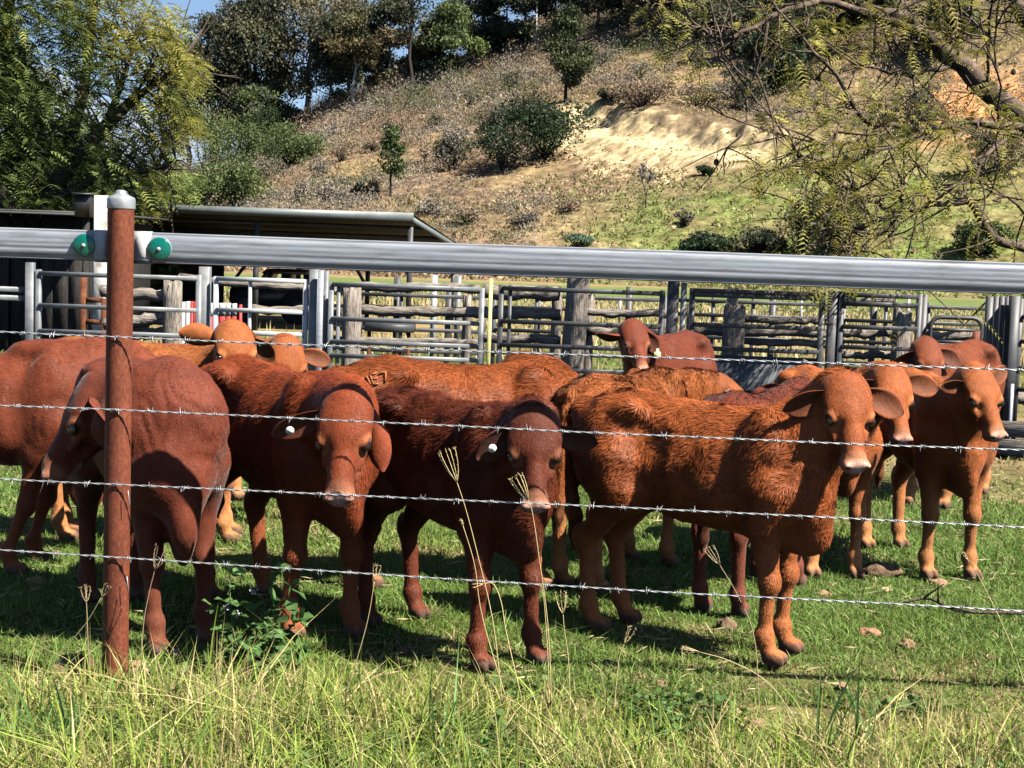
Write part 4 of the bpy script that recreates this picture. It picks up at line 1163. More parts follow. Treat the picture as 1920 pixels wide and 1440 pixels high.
    HE((.402, 0, -.102), (.046, .055, .046), .025)            # muzzle
    HE((.390, 0, -.125), (.052, .052, .042), .025)            # lips
    HC((.12, 0, -.165), (.36, 0, -.146), .048, .030, .035)   # jaw
    HE((.385, 0, -.160), (.034, .040, .022), .015)           # chin
    for sg in (1, -1):
        HE((.428, sg * .040, -.080), (.024, .021, .022), .012)         # nostril wing
        HE((.452, sg * .043, -.088), (.018, .0125, .0165), .008, True)  # nostril
        HE((.206, sg * .104, -.058), (.028, .016, .018), .010, True)   # eye socket
    HE((.432, 0, -.150), (.045, .07, .004), .006, True)      # mouth
    V, F = fd.mesh()
    V = relax(V, F, 2, .4)
    e1_ = V[F[:, 2]] - V[F[:, 0]]; e2_ = V[F[:, 3]] - V[F[:, 1]]; fn_ = np.cross(e1_, e2_)
    vn_ = np.zeros_like(V)
    for k in range(4):
        for c in range(3): vn_[:, c] += np.bincount(F[:, k], fn_[:, c], len(V))
    vn_ /= np.linalg.norm(vn_, axis=1)[:, None] + 1e-12
    q_ = (V - poll_l) @ HR / hs
    inh_ = (q_[:, 0] > -.02) & (q_[:, 0] < .5) & (np.abs(q_[:, 1]) < .2) & (np.abs(q_[:, 2] + .06) < .18)
    onb_ = sstep(.35, .6, V[:, 2] / s) * np.where(inh_, .25, 1.0)
    fold = vnoise(V / s * np.array([9.0, 9.0, 3.2]), seed + 31, 2)
    rib = np.sin(V[:, 0] / s * 2 * math.pi / .072 + V[:, 2] / s * 5) * sstep(-.22, -.12, V[:, 0] / s) * (1 - sstep(.10, .2, V[:, 0] / s)) * sstep(.66, .74, V[:, 2] / s) * (1 - sstep(.92, 1.0, V[:, 2] / s))
    V = V + vn_ * (.0009 * rib * wrinkle + .0085 * vnoise(V / s * 5.5, seed + 30, 2) * onb_ + .0042 * fold * onb_ * wrinkle + .0034 * max(0, wrinkle - 1) * np.sin(vnoise(V / s * np.array([6, 6, 2.]), seed + 40, 2) * 26) * sstep(.62, .8, V[:, 2] / s) * sstep(.15, .35, V[:, 0] / s) * np.where(inh_, 0, 1) + .0022 * vnoise(V / s * 22, seed + 33, 2) * (.4 + .6 * onb_))[:, None] * s
    # hide colour
    bc = np.array(base); lc = np.array(leg)
    zl = V[:, 2] / s
    C = np.tile(bc, (len(V), 1))
    wl = (1 - sstep(.15, .62, zl)) * .9
    C = C * (1 - wl[:, None]) + lc * wl[:, None]
    nz = vnoise(V / s * 4.0, seed, 3)[:, None]
    C = C * (1 + .22 * nz)
    ridge = sstep(.9, 1.05, zl)[:, None] * .0
    q = (V - poll_l) @ HR / hs / [1, WY, 1]                    # head coordinates
    inhead = (q[:, 0] > -.06) & (q[:, 0] < .5) & (np.abs(q[:, 1]) < .2) & (q[:, 2] > -.22) & (q[:, 2] < .12)
    near_muzzle = np.linalg.norm(q - [.40, 0, -.115], axis=1) < .105
    pad = np.linalg.norm((q - [.450, 0, -.074]) * [1, .80, 1.1], axis=1)
    mz = np.where(inhead & near_muzzle, np.maximum(1 - sstep(.036, .058, pad), .75 * sstep(.0, .025, -.150 - q[:, 2])), 0)[:, None]
    mzp = np.where(inhead & near_muzzle, sstep(.345, .40, q[:, 0]), 0)[:, None] * .42
    C = C * (1 - mzp) + np.array(muzzle) * np.array([.8, .66, .5]) * mzp
    C = C * (1 - mz) + np.array(muzzle) * mz
    ns = np.minimum(np.linalg.norm(q - [.450, .043, -.088], axis=1), np.linalg.norm(q - [.450, -.043, -.088], axis=1))
    nn_ = np.where(inhead, 1 - sstep(.012, .021, ns), 0)[:, None]
    C = C * (1 - nn_) + np.array([.02, .012, .01]) * nn_
    es = np.stack([np.linalg.norm((q - [.203, sg * .093, -.057]) * [1, 1, 1.15], axis=1) for sg in (1, -1)]).min(0)
    er = np.where(inhead, 1 - sstep(.026, .034, es), 0)[:, None]          # dark lid, then a paler ring
    ring = np.where(inhead, sstep(.028, .036, es) * (1 - sstep(.042, .066, es)), 0)[:, None] * .7
    C = C * (1 - ring) + np.clip(bc * 1.6 + np.array([.10, .06, .03]), 0, .7) * ring
    C = C * (1 - er) + np.array([.03, .015, .012]) * er
    if poll_col is not None:
        pw = np.where(inhead, 1 - sstep(.02, .14, q[:, 0]), 0)[:, None] * .7
        C = C * (1 - pw) + np.array(poll_col) * pw
    hoof = (1 - sstep(.052, .070, zl + .012 * nz[:, 0]))[:, None]
    C = C * (1 - hoof * .85) + np.array([.085, .056, .042]) * hoof * .85
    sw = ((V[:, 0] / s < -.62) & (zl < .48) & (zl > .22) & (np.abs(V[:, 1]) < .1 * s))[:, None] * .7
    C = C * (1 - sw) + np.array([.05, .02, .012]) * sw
    # ears, part of the same skin
    ew = ears or ((0.85, -0.42, 'f'), (0.85, -0.42, 'f'))
    Vs, Fs, Cs = [V], [F], [C]; n0 = len(V); tips = []
    hl = unit(np.array([-math.sin(fa), math.cos(fa), 0])); hf = np.array([math.cos(fa), math.sin(fa), 0]); hz = np.array([0, 0, 1.0])
    if abs(fr) > 1e-3: hl = left; hz = unit(np.cross(hf, hl))
    for sg, e in ((1, ew[0]), (-1, ew[1])):
        out_, up_, kind = e[:3]; fwd = e[3] if len(e) > 3 else -.12
        ax_ = hl * sg * out_ + hz * up_ + hf * fwd
        op = {'f': hf * .9 - hz * .35 + hl * sg * .1, 'd': hf * .45 - hz * .9, 'b': -hf * .8 + hz * .2, 'o': hf * .8 + hz * .2, 'u': hf * .6 + hz * .7}[kind]
        bp = hp(.055, sg * .088, -.075)
        L_, W_ = ear_size[0] * hs, ear_size[1] * hs
        P, Fe, inn = ear_mesh(bp - unit(ax_) * .015, ax_, op, L_, W_)
        ce = bc * 1.1 * (1 - inn[:, None]) + np.clip(bc * .42 + np.array([.022, .013, .010]), 0, 1) * inn[:, None]  # shade inside the cupped ear is put into this darker inner tint
        ce = ce * (1 + .2 * vnoise(P * 30, seed + 5, 2)[:, None])
        Vs.append(P); Fs.append(Fe + n0); Cs.append(ce); n0 += len(P)
        fd_o = unit(op - unit(ax_) * (op @ unit(ax_)))
        tips.append((bp, unit(ax_), fd_o, L_, W_))
    Va, Fa, Ca = np.concatenate(Vs), np.concatenate(Fs), np.clip(np.concatenate(Cs), 0.004, .9)
    body = mesh_obj('cow', Va, [Fa], M['hide'], None, Ca, True)
    body.location = pos; body.rotation_euler = (0, 0, A)
    tag(body, label, 'cow', CATTLE)
    COWS[key] = body
    for sg in (1, -1):                                       # eyes
        c = hp(.205, sg * .0895, -.0570)
        u, v = np.meshgrid(np.linspace(0, math.pi, 9), np.linspace(0, 2 * math.pi, 13)[:-1], indexing='ij')
        sph = np.stack([np.sin(u) * np.cos(v), np.sin(u) * np.sin(v), np.cos(u)], -1).reshape(-1, 3)
        sph = (sph * np.array([.0245, .0190, .0205]) * hs) @ HR.T + c
        fq = np.array([[i * 12 + j, (i + 1) * 12 + j, (i + 1) * 12 + (j + 1) % 12, i * 12 + (j + 1) % 12] for i in range(8) for j in range(12)])
        mesh_obj('eye', sph, [fq], M['eye'], body, None, True, world_coords=False)
    for (side, where, kind) in tags:                         # ear tags
        bp, axv, ov, L_, W_ = tips[0 if side > 0 else 1]
        side_v = np.cross(axv, ov)
        face_dir = ov if kind != 'back' else -ov
        c = bp + axv * L_ * where + face_dir * .012 * (1 if kind != 'back' else 1.5)
        mb = MB()
        if kind == 'yellow':                                 # hanging flag tag
            dn = unit(np.array([0, 0, -1.0]) + .0 * axv); sd = unit(np.cross(dn, face_dir)); nd_ = np.cross(sd, dn)
            o = c + nd_ * .006
            sh = [(-.009, .0), (.009, 0), (.011, .018), (.026, .026), (.028, .066), (-.028, .066), (-.026, .026), (-.011, .018)]
            Vt = [o + sd * a * 1.05 + dn * b * 1.05 + nd_ * e for e in (0, .003) for a, b in sh]
            Ft4 = [[k, (k + 1) % 8, (k + 1) % 8 + 8, k + 8] for k in range(8)]
            mb.add(Vt, Ft4); mb.F.setdefault(8, []).append(np.array([list(range(8))[::-1], list(range(8, 16))]))
            mesh_obj('ear_tag', np.concatenate(mb.V), [np.concatenate(f) for f in mb.F.values()], M['tag_yellow'], body, None, False, world_coords=False)
        else:
            k16 = np.arange(14) * 2 * math.pi / 14
            for rr, h0, h1 in ((.0165, 0, .004), (.006, .004, .008)):
                V_ = np.concatenate([[c + (axv * math.cos(a) + side_v * math.sin(a)) * rr + face_dir * h for a in k16] for h in (h0, h1)])
                n1 = mb.n
                mb.add(V_, [[k, (k + 1) % 14, (k + 1) % 14 + 14, k + 14] for k in range(14)])
                mb.F.setdefault(14, []).append(np.array([list(range(14))[::-1], list(range(14, 28))]) + n1)
            mesh_obj('ear_tag', np.concatenate(mb.V), [np.concatenate(f) for f in mb.F.values()], M['tag_white'], body, None, False, world_coords=False)
    if brand:                                                # hot brand on the side, drawn as scarred pale hair
        Rb = body.matrix_basis.to_3x3() if False else np.array([[ca, -sa, 0], [sa, ca, 0], [0, 0, 1]])
        Vw = V @ Rb.T + pos
        cq = (Vw - [0, 0, EYE]) @ _RN
        sx_, sy_ = 960 + LENS_PX * cq[:, 0] / -cq[:, 2], 720 - LENS_PX * cq[:, 1] / -cq[:, 2]
        mb = MB()
        for stroke in brand:
            pts = []
            for px, py in stroke:
                m = np.hypot(sx_ - px, sy_ - py) < 7
                if not m.any(): continue
                dmin = -cq[m, 2].max()
                r_ = ray(px, py); pts.append(np.array([0, 0, EYE]) + r_ * (dmin - .004))
            if len(pts) > 1: mb.tube((np.array(pts) - pos) @ Rb, .0048, 6)
        mesh_obj('brand', np.concatenate(mb.V), [np.concatenate(f) for f in mb.F.values()], M['brand'], body, None, True, world_coords=False)
    # coat: short hairs lying along the hide
    if hairs:
        tri = F[:, [0, 1, 2]]
        e1 = V[tri[:, 1]] - V[tri[:, 0]]; e2 = V[F[:, 3]] - V[tri[:, 0]]
        nrm = np.cross(e1, e2); ar = np.linalg.norm(nrm, axis=1) + 1e-12; nrm /= ar[:, None]
        pick = rng.choice(len(F), hairs, p=ar / ar.sum())
        a, b = rng.random((2, hairs, 1))
        P = V[F[pick, 0]] + e1[pick] * a + e2[pick] * b
        nn2 = nrm[pick]
        qh = (P - poll_l) @ HR / hs
        face_w = np.where((qh[:, 0] > -.02) & (qh[:, 0] < .5) & (np.abs(qh[:, 1]) < .2) & (np.abs(qh[:, 2] + .08) < .16), 1.0, 0.0)
        keep = (P[:, 2] > .08 * s) & ~((face_w > 0) & (rng.random(len(P)) < .35)) & ~((face_w > 0) & (qh[:, 0] > .36))
        keep &= ~((face_w > 0) & (np.minimum(np.linalg.norm(qh - [.203, .1, -.057], axis=1), np.linalg.norm(qh - [.203, -.1, -.057], axis=1)) < .045))
        P, nn2, face_w, qh, pick = P[keep], nn2[keep], face_w[keep], qh[keep], pick[keep]
        n = len(P)
        flow = np.tile(np.array([-.75, 0, -.75]), (n, 1))
        flow[:, 2] -= (P[:, 2] < .6 * s) * .8
        flow = np.where(face_w[:, None] > 0, nose * 1.0, flow)
        body_c = curl * (1 - face_w) * sstep(.35, .7, P[:, 2] / s)
        sw1 = np.stack([vnoise(P / s * 13 + 3.1, seed + 1, 2), vnoise(P / s * 13 + 9.7, seed + 2, 2), vnoise(P / s * 13 + 20.3, seed + 3, 2)], 1)
        flow = flow + sw1 * (0.35 + 3.2 * body_c[:, None])
        flow += rng.normal(0, .16, (n, 3))
        flow -= nn2 * (flow * nn2).sum(1)[:, None]
        flow /= np.linalg.norm(flow, axis=1)[:, None] + 1e-9
        lift = (.10 + .22 * body_c + rng.random(n) * .12)[:, None]
        D = flow + nn2 * lift
        Ln = (hair_len * (1 - .62 * face_w) * (.6 + .6 * sstep(.5, .95, P[:, 2] / s)) * rng.uniform(.6, 1.3, n))[:, None]
        sd = np.cross(nn2, flow) * (.0021 + .0006 * body_c[:, None])
        Vh = np.stack([P - sd - nn2 * .001, P + sd - nn2 * .001, P + D * Ln], 1).reshape(-1, 3)
        Fh = np.arange(3 * n).reshape(-1, 3)
        ch = C[F[pick, 0]] * np.clip(rng.normal(1.04, .09 + .16 * min(1, curl * 3), (n, 1)), .5, 1.7)
        tuft = vnoise(P / s * 16, seed + 9, 2)[:, None]
        ch = ch * (1 + .30 * tuft)
        ch = np.clip(ch, .004, .9)
        mesh_obj('coat', Vh, [Fh], M['coat'], body, np.repeat(ch, 3, 0), True, world_coords=False)
    return body
# ---------------------------------------------------------------- the herd
RED, DARK, ORANGE, BROWN = (.20, .044, .015), (.115, .028, .014), (.42, .165, .055), (.25, .066, .018)
PALE = (.46, .20, .075)
DE = (0.85, -0.42, 'f')
def build_herd():
    H = 1
    cow('A', 'big dark red cow side on at the left edge, its head hidden behind the post', (-2.62, 7.62), 2, 1.03,
        feet=((-.18, .05), (-.24, 0), (0, 0), (0, 0)), poll=at(270, 668, 7.85), face=(5, 30, 0), base=(.165, .040, .017), leg=(.26, .075, .03), head=1.0, hump=.12, dewlap=.7, wrinkle=1.5, neck_up=.16, vox=.014, hairs=42000, curl=.05, hair_len=.014, seed=2)
    cow('B', 'dark red cow right behind the rusty post, its shadowed head turned to the left', (-1.58, 6.60), -60, 1.06,
        feet=((0, .03), (.10, .02), (0, 0), (0, 0)), poll=at(170, 708, 6.30), face=(196, 56, 0), ears=((.75, -.45, 'f'), (.55, -.65, 'f')), base=(.14, .034, .017), leg=(.14, .042, .021),
        head=.98, hump=.12, dewlap=.55, neck_thick=1.0,
        bulges=((at(338, 985, 6.08), (.042, .04, .085), .06), (at(315, 890, 6.16), (.13, .15, .16), .09), (at(250, 800, 6.19), (.13, .17, .12), .06), (at(330, 735, 6.45), (.17, .13, .07), .06)), wrinkle=1.6, vox=.012, hairs=60000, curl=.03, hair_len=.013, seed=3)
    cow('C', 'pink nosed red calf with white ear button, first right of the post', (-1.00, 6.78), -52, 1.06,
        feet=((0, .0), (-.10, 0), (.05, .05), (0, 0)), poll=at(650, 738, 5.84), face=(-92, 58, 0), ears=((.28, -.95, 'b', .05), (.82, -.42, 'f', .1)), base=RED, leg=(.27, .08, .03),
        tags=((-1, .62, 'white'),), dewlap=.22, vox=.0105, hairs=110000, curl=.32, hair_len=.025, seed=4, ear_size=(.255, .115))
    cow('D', 'dark brown curly coated calf with drooping ears, nearest the middle of the wire fence', (-.22, 6.42), -52, .99,
        feet=((.02, .03), (0, .0), (0, .05), (0, 0)), poll=at(1003, 772, 5.84), face=(-84, 60, 0), ears=((.93, -.34, 'f', .05), (.62, -.62, 'f', .1)), base=(.105, .025, .011), leg=(.14, .035, .016),
        tags=((-1, .55, 'white'),), dewlap=.15, vox=.0105, hairs=110000, curl=.75, hair_len=.026, seed=5, poll_col=(.10, .03, .016))
    cow('E', 'red brown cow with a number brand, side on behind the two middle calves', (-.22, 7.66), 9, 1.05,
        feet=((0, 0), (0, 0), (-.05, 0), (.02, 0)), poll=at(985, 672, 7.85), face=(40, 38, 0), ears=((.8, -.35, 'f'), (.95, -.40, 'b', -.05)), base=BROWN, leg=PALE,
        tags=((-1, .62, 'back'),), vox=.012, hairs=90000, curl=.3, hair_len=.024, seed=6, dewlap=.15,
        brand=(((679, 708), (683, 716), (687, 724)), ((687, 705), (691, 713), (695, 721)), ((694, 703), (697, 712), (700, 721)), ((694, 703), (700, 701), (706, 699)), ((697, 712), (703, 710), (708, 708)), ((700, 721), (705, 720), (710, 719)), ((712, 700), (718, 698), (723, 697)), ((723, 697), (723, 707), (722, 717))))
    cow('F', 'bright ginger calf with shaggy flank, standing broadside in front at the right of the wire', (.88, 6.60), -33, 1.0,
        feet=((-.02, .0), (.0, .0), (.03, .03), (0, 0)), poll=at(1588, 706, 6.24), face=(-82, 54, 0), ears=((.86, -.34, 'o', .18), (.80, -.36, 'f', .1)), base=(.30, .084, .025), leg=(.38, .130, .044),
        dewlap=.10, vox=.0105, hairs=120000, curl=.55, hair_len=.024, seed=7, slim=.96, muzzle=(.60, .37, .285))
    cow('G', 'brown calf seen from behind, over the back of the broadside ginger calf', (.62, 8.02), 60, 1.0,
        poll=at(1350, 706, 8.75), face=(5, 30, 0), ears=((.75, .12, 'b', -.3), (.8, -.1, 'f')), base=(.28, .086, .024), leg=PALE, vox=.013, hairs=60000, curl=.5, hair_len=.026, seed=8)
    cow('H', 'red cow with yellow ear tag standing far back against the steel yard panels', (1.16, 11.35), 246, 1.04,
        poll=at(1188, 606, 10.65), face=(-74, 44, 0), head=.88, ears=((.72, -.66, 'o'), (.95, -.10, 'd')), base=(.155, .036, .015), vox=.017, hairs=26000, curl=.05, hair_len=.016,
        tags=((1, .72, 'yellow'),), seed=9)
    cow('I', 'small dark red calf half hidden behind the neck of the broadside ginger calf', (1.26, 7.62), 62, .97,
        poll=at(1508, 716, 8.2), face=(70, 30, 0), ears=((.85, .0, 'b', -.1), (.85, -.2, 'b')), base=(.13, .03, .014), leg=(.19, .06, .035), vox=.014, hairs=36000, curl=.1, seed=10, poll_col=ORANGE)
    cow('J', 'ginger calf peering out from behind the broadside calf, one big cupped ear showing', (1.76, 8.50), -86, 1.0,
        poll=at(1672, 690, 7.72), face=(-80, 52, 0), ears=((.95, -.10, 'o', .15), (.85, -.3, 'f')), base=(.33, .098, .028), leg=PALE, vox=.013, hairs=46000, curl=.2, seed=11)
    cow('K', 'ginger calf at the right end facing the fence, its far ear pricked up', (2.36, 8.56), -80, 1.02,
        feet=((.0, .0), (.0, 0), (0, 0), (0, 0)), poll=at(1836, 694, 7.95), face=(-68, 50, 0), ears=((.6, .55, 'o', .0), (.95, -.12, 'f', .1)), base=(.35, .108, .031), leg=PALE, vox=.012, hairs=56000, curl=.12, seed=12, ear_size=(.19, .105))
    cow('L', 'red calf looking over the backs of the right hand calves, standing farthest back there', (3.20, 11.05), 236, 1.06,
        poll=at(1738, 640, 10.4), face=(-80, 46, 0), ears=((.85, -.30, 'o', .1), (.7, -.62, 'f')), base=(.19, .05,.018), leg=PALE, vox=.017, hairs=24000, curl=.1, tags=((-1, .6, 'white'),), seed=13)
    cow('M', 'orange calf behind the far left cows with its face to the fence', (-1.98, 8.55), 8, 1.05,
        poll=at(438, 608, 8.15), face=(-66, 46, 0), ears=((.7, -.62, 'f'), (.85, .20, 'b', -.25)), base=(.31, .100, .029), leg=PALE, vox=.015, hairs=36000, curl=.3, seed=14)
    cow('N', 'orange brown calf mostly hidden behind the pink nosed red calf, one ear sticking out', (-1.62, 9.5), -58, 1.03,
        poll=at(538, 640, 8.85), face=(-66, 55, 0), ears=((.95, -.22, 'o', .1), (.85, -.3, 'f')), base=(.30, .090, .027), leg=PALE, vox=.015, hairs=30000, curl=.3, seed=15, ear_size=(.24, .13))
# ---------------------------------------------------------------- cattle yards, shed and hut
def xz(px, py, Y):
    p = at(px, py, Y); return p[0], p[2]
YG = 'steel panels of the cattle yards'
def steel_panel(label, px0, px1, Y, rails, mat, ptop, post=.05, rail=.042, mids=(), name='cattle_fence', plate=None, depth=.03, group=YG, pbot=0.02):
    """A yard panel: end posts and level rails; rails and ptop are heights given as photograph rows at px0."""
    x0, _ = xz(px0, 600, Y); x1, _ = xz(px1, 600, Y)
    t = empty(name, (x0, Y, 0), label, 'yard gate' if name == 'yard_gate' else 'yard fence', group)
    zt = xz(px0, ptop, Y)[1]
    for x in (x0, x1) + tuple(xz(m, 600, Y)[0] for m in mids):
        w = post if x in (x0, x1) else post * .7
        mb = MB(); mb.box((x - w / 2, Y - w / 2, pbot), (x + w / 2, Y + w / 2, zt), bev=.006); mb.build('post', M[mat], t)
    for py in rails:
        z = xz(px0, py, Y)[1]; sag = RNG.normal(0, .006)
        mb = MB(); mb.box((x0 + post / 2 - .012, Y - .016 - post / 2, z - rail / 2), (x1 - post / 2 + .012, Y + .016 - post / 2, z + rail / 2), bev=.008)
        mb.build('rail', M[mat], t)
    if plate:
        a, b, c, d = plate
        xa, za = xz(a, c, Y); xb, _ = xz(b, c, Y); zb = max(.05, xz(a, d, Y)[1])
        mb = MB(); mb.box((xa, Y + .006, zb), (xb, Y + .012, za))
        for zz in (za - .33, (za + zb) / 2 - .18): mb.box((xa, Y - .012, zz), (xb, Y + .0035, zz + .025))
        mb.build('sheet', M['plate_steel'], t)
    return t
def log_post(label, px, Y, w, ptop, seed, lean=0.0, group='round timber posts of the yards', mat='timber'):
    """A weathered hewn post with grooves and a ragged top."""
    rng = np.random.default_rng(seed)
    x, z = xz(px, ptop, Y); r = w / LENS_PX * Y / 2
    n = 18; rows = 9; V = []
    prof = 1 + .10 * np.sin(np.arange(n) * 2 * math.pi / n * 3 + rng.uniform(0, 6)) + rng.normal(0, .05, n)
    for i in range(rows):
        t = i / (rows - 1); zz = -.1 + (z + .1) * t
        rr = r * (1.06 - .10 * t) * prof * (1 + rng.normal(0, .012, n))
        a = np.arange(n) * 2 * math.pi / n
        V.append(np.stack([x + lean * t + rr * np.cos(a), Y + rr * np.sin(a), np.full(n, zz) + (rng.normal(0, .035, n) if i == rows - 1 else 0)], 1))
    V.append(np.array([[x + lean, Y, z + .01]]))
    k = np.arange(n)
    F4 = np.concatenate([np.stack([i * n + k, i * n + (k + 1) % n, (i + 1) * n + (k + 1) % n, (i + 1) * n + k], 1) for i in range(rows - 1)])
    F3 = np.stack([(rows - 1) * n + k, (rows - 1) * n + (k + 1) % n, np.full(n, rows * n)], 1)
    o = mesh_obj('timber_post', np.concatenate(V), [F4, F3], M[mat], None, None, False)
    return tag(o, label, 'timber post', group)
def log_rail(label, pts, r, seed, mat='timber_rail', group='split timber rails of the yards'):
    rng = np.random.default_rng(seed)
    S_ = spline(np.array(pts), 16); S_[:, 2] += rng.normal(0, .006, 16)
    V, F, caps = tube_arrays(S_, r * .86 * (1 + rng.normal(0, .05, 16)), 9)
    V = V + rng.normal(0, r * .035, V.shape)
    o = mesh_obj('timber_rail', V, [F, np.array(caps)], M[mat], None, None, False)
    return tag(o, label, 'timber rail', group)

def build_yards():
    P = lambda x, y, Y: at(x, y, Y)
    Y = 14.0
    # --- galvanised run on the left
    steel_panel('light galvanised three rail panel to the left of the rusty post', 72, 372, Y, (512, 572, 620), 'galv_dull', 505)
    steel_panel('galvanised panel end running out of the left edge before the slab hut', -160, 57, Y + .05, (536, 552), 'galv_dull', 525, rail=.05, group=YG)
    steel_panel('white framed swing gate in front of the red striped drums', 404, 572, Y, (522, 580, 622), 'galv_bright', 518, post=.045, name='yard_gate', mids=(468,))
    sx = lambda px, top, w, mat, lab, Yp=Y: (lambda x, z: tag(MB().box((x - w / 2, Yp - w / 2, -.05), (x + w / 2, Yp + w / 2, z), bev=.006).build('steel_post', M[mat]), lab, 'steel post', 'upright steel posts of the yards'))(*xz(px, top, Yp))
    sx(57, 492, .075, 'galv_dull', 'short grey steel post with a square top near the left edge')
    sx(385, 500, .10, 'galv_dull', 'thick grey square steel post left of the white swing gate', Y + .07)
    sx(590, 505, .085, 'galv_dull', 'grey steel gate post just right of the white swing gate')
    sx(602, 507, .05, 'galv', 'thin bright post, middle of the three beside the white swing gate', Y - .1)
    sx(612, 508, .05, 'galv_dull', 'grey post right of the thin bright one beside the white gate', Y + .1)
    steel_panel('weathered four rail panel in front of the cut log post and the tray', 620, 902, Y, (533, 597, 640, 666), 'galv_dull', 530, mids=(634,))
    sx(921, 522, .035, 'yellow_paint', 'slim pale yellow green post in front of the log rails', Y - .12)
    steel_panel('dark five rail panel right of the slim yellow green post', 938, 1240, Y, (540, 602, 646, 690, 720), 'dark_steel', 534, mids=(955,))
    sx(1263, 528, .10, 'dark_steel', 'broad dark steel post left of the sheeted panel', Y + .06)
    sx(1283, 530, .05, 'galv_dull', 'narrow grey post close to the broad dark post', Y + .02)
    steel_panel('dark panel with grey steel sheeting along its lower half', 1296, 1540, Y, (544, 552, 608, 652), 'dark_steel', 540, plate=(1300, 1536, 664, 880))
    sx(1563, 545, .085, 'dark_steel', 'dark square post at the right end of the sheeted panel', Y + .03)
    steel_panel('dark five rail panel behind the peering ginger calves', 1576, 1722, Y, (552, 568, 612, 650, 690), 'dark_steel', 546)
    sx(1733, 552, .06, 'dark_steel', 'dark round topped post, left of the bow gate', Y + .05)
    # bow gate made of bent pipe
    t = empty('bow_gate', (xz(1745, 600, Y)[0], Y, 0), 'dark bent pipe gate with rounded corners near the right edge', 'yard gate', YG)
    for k, (a, b, top, bot) in enumerate(((1746, 1842, 594, 830),)):
        x0, z0 = xz(a, top, Y); x1, _ = xz(b, top, Y); r = .09
        pts = [(x0, Y, .25), (x0, Y, z0 - r)] + [(x0 + r - r * math.cos(q), Y, z0 - r + r * math.sin(q)) for q in np.linspace(.3, 1.57, 4)] + \
              [(x1 - r + r * math.sin(q), Y, z0 - r + r * math.cos(q)) for q in np.linspace(0, 1.27, 4)] + [(x1, Y, z0 - r), (x1, Y, .25), (x0, Y, .25)]
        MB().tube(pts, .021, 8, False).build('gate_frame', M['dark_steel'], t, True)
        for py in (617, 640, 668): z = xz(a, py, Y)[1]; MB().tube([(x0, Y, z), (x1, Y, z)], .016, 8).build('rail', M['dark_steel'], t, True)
        z = xz(a, 630, Y)[1]
        MB().box((x1 - .09, Y - .035, z - .16), (x1 - .02, Y - .022, z + .06)).build('latch_plate', M['rust_pipe'], t)
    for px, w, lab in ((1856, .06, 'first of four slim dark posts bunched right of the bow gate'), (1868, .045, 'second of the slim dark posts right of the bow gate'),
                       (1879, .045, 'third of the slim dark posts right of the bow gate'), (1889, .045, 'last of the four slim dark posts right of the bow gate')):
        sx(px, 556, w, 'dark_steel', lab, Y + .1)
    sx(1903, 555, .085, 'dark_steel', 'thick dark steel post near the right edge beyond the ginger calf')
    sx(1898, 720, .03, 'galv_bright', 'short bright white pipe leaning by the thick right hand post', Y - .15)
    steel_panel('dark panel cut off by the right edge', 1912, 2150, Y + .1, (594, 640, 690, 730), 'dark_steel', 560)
    # --- a second run of dark steel panels further back
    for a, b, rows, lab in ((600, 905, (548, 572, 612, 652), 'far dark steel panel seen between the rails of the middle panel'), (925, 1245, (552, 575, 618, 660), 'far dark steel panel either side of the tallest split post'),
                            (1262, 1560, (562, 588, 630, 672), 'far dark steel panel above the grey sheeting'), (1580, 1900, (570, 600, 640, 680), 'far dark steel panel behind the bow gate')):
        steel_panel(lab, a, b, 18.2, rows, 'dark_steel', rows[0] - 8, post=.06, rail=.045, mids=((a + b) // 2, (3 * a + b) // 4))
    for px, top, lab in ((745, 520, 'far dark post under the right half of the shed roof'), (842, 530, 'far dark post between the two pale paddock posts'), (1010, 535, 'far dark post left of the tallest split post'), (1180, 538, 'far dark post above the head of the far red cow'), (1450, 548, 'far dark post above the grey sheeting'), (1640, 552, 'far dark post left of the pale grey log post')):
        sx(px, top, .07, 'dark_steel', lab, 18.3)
    # --- timber yards behind
    log_post('stout grey log post behind the left galvanised panel', 325, 15.2, 34, 530, 1)
    log_post('grey log post with a knot, behind the middle panel', 660, 15.2, 36, 545, 2)
    log_post('tallest split log post, pale on its right side', 1075, 15.2, 40, 522, 3, .06)
    log_post('dark log close against the tallest split post', 1103, 15.5, 24, 556, 4)
    log_post('dark stub log left of the tallest split post', 1046, 15.5, 20, 552, 5)
    log_post('broad split log post behind the sheeted panel', 1377, 15.2, 40, 578, 6)
    log_post('dark narrow log above the broad split post', 1375, 15.6, 22, 545, 7)
    log_post('pale grey log post with a dark left face behind the right calves', 1692, 15.2, 36, 586, 8)
    log_post('pale broken post end by the narrow grey steel post', 1296, 15.3, 16, 575, 9)
    log_post('reddish weathered post behind the middle panel rails', 877, 16.4, 18, 556, 10)
    R = lambda lab, x0, y0, x1, y1, Yr, r, s: log_rail(lab, [P(x0, y0, Yr), P((2 * x0 + x1) / 3, (2 * y0 + y1) / 3 + 2, Yr), P((x0 + 2 * x1) / 3, (y0 + 2 * y1) / 3 - 1, Yr), P(x1, y1, Yr)], r, s)
    R('upper pale split rail between the rusty post and the stout log', 190, 546, 316, 556, 15.25, .07, 21)
    R('lower pale split rail between the rusty post and the stout log', 195, 606, 314, 598, 15.25, .075, 22)
    R('lowest pale rail stub beside the stout log post', 235, 628, 312, 622, 15.3, .05, 23)
    R('long top log rail behind the white swing gate', 340, 520, 640, 548, 15.4, .045, 24)
    R('dark middle log rail behind the white swing gate', 470, 578, 640, 586, 15.4, .05, 25)
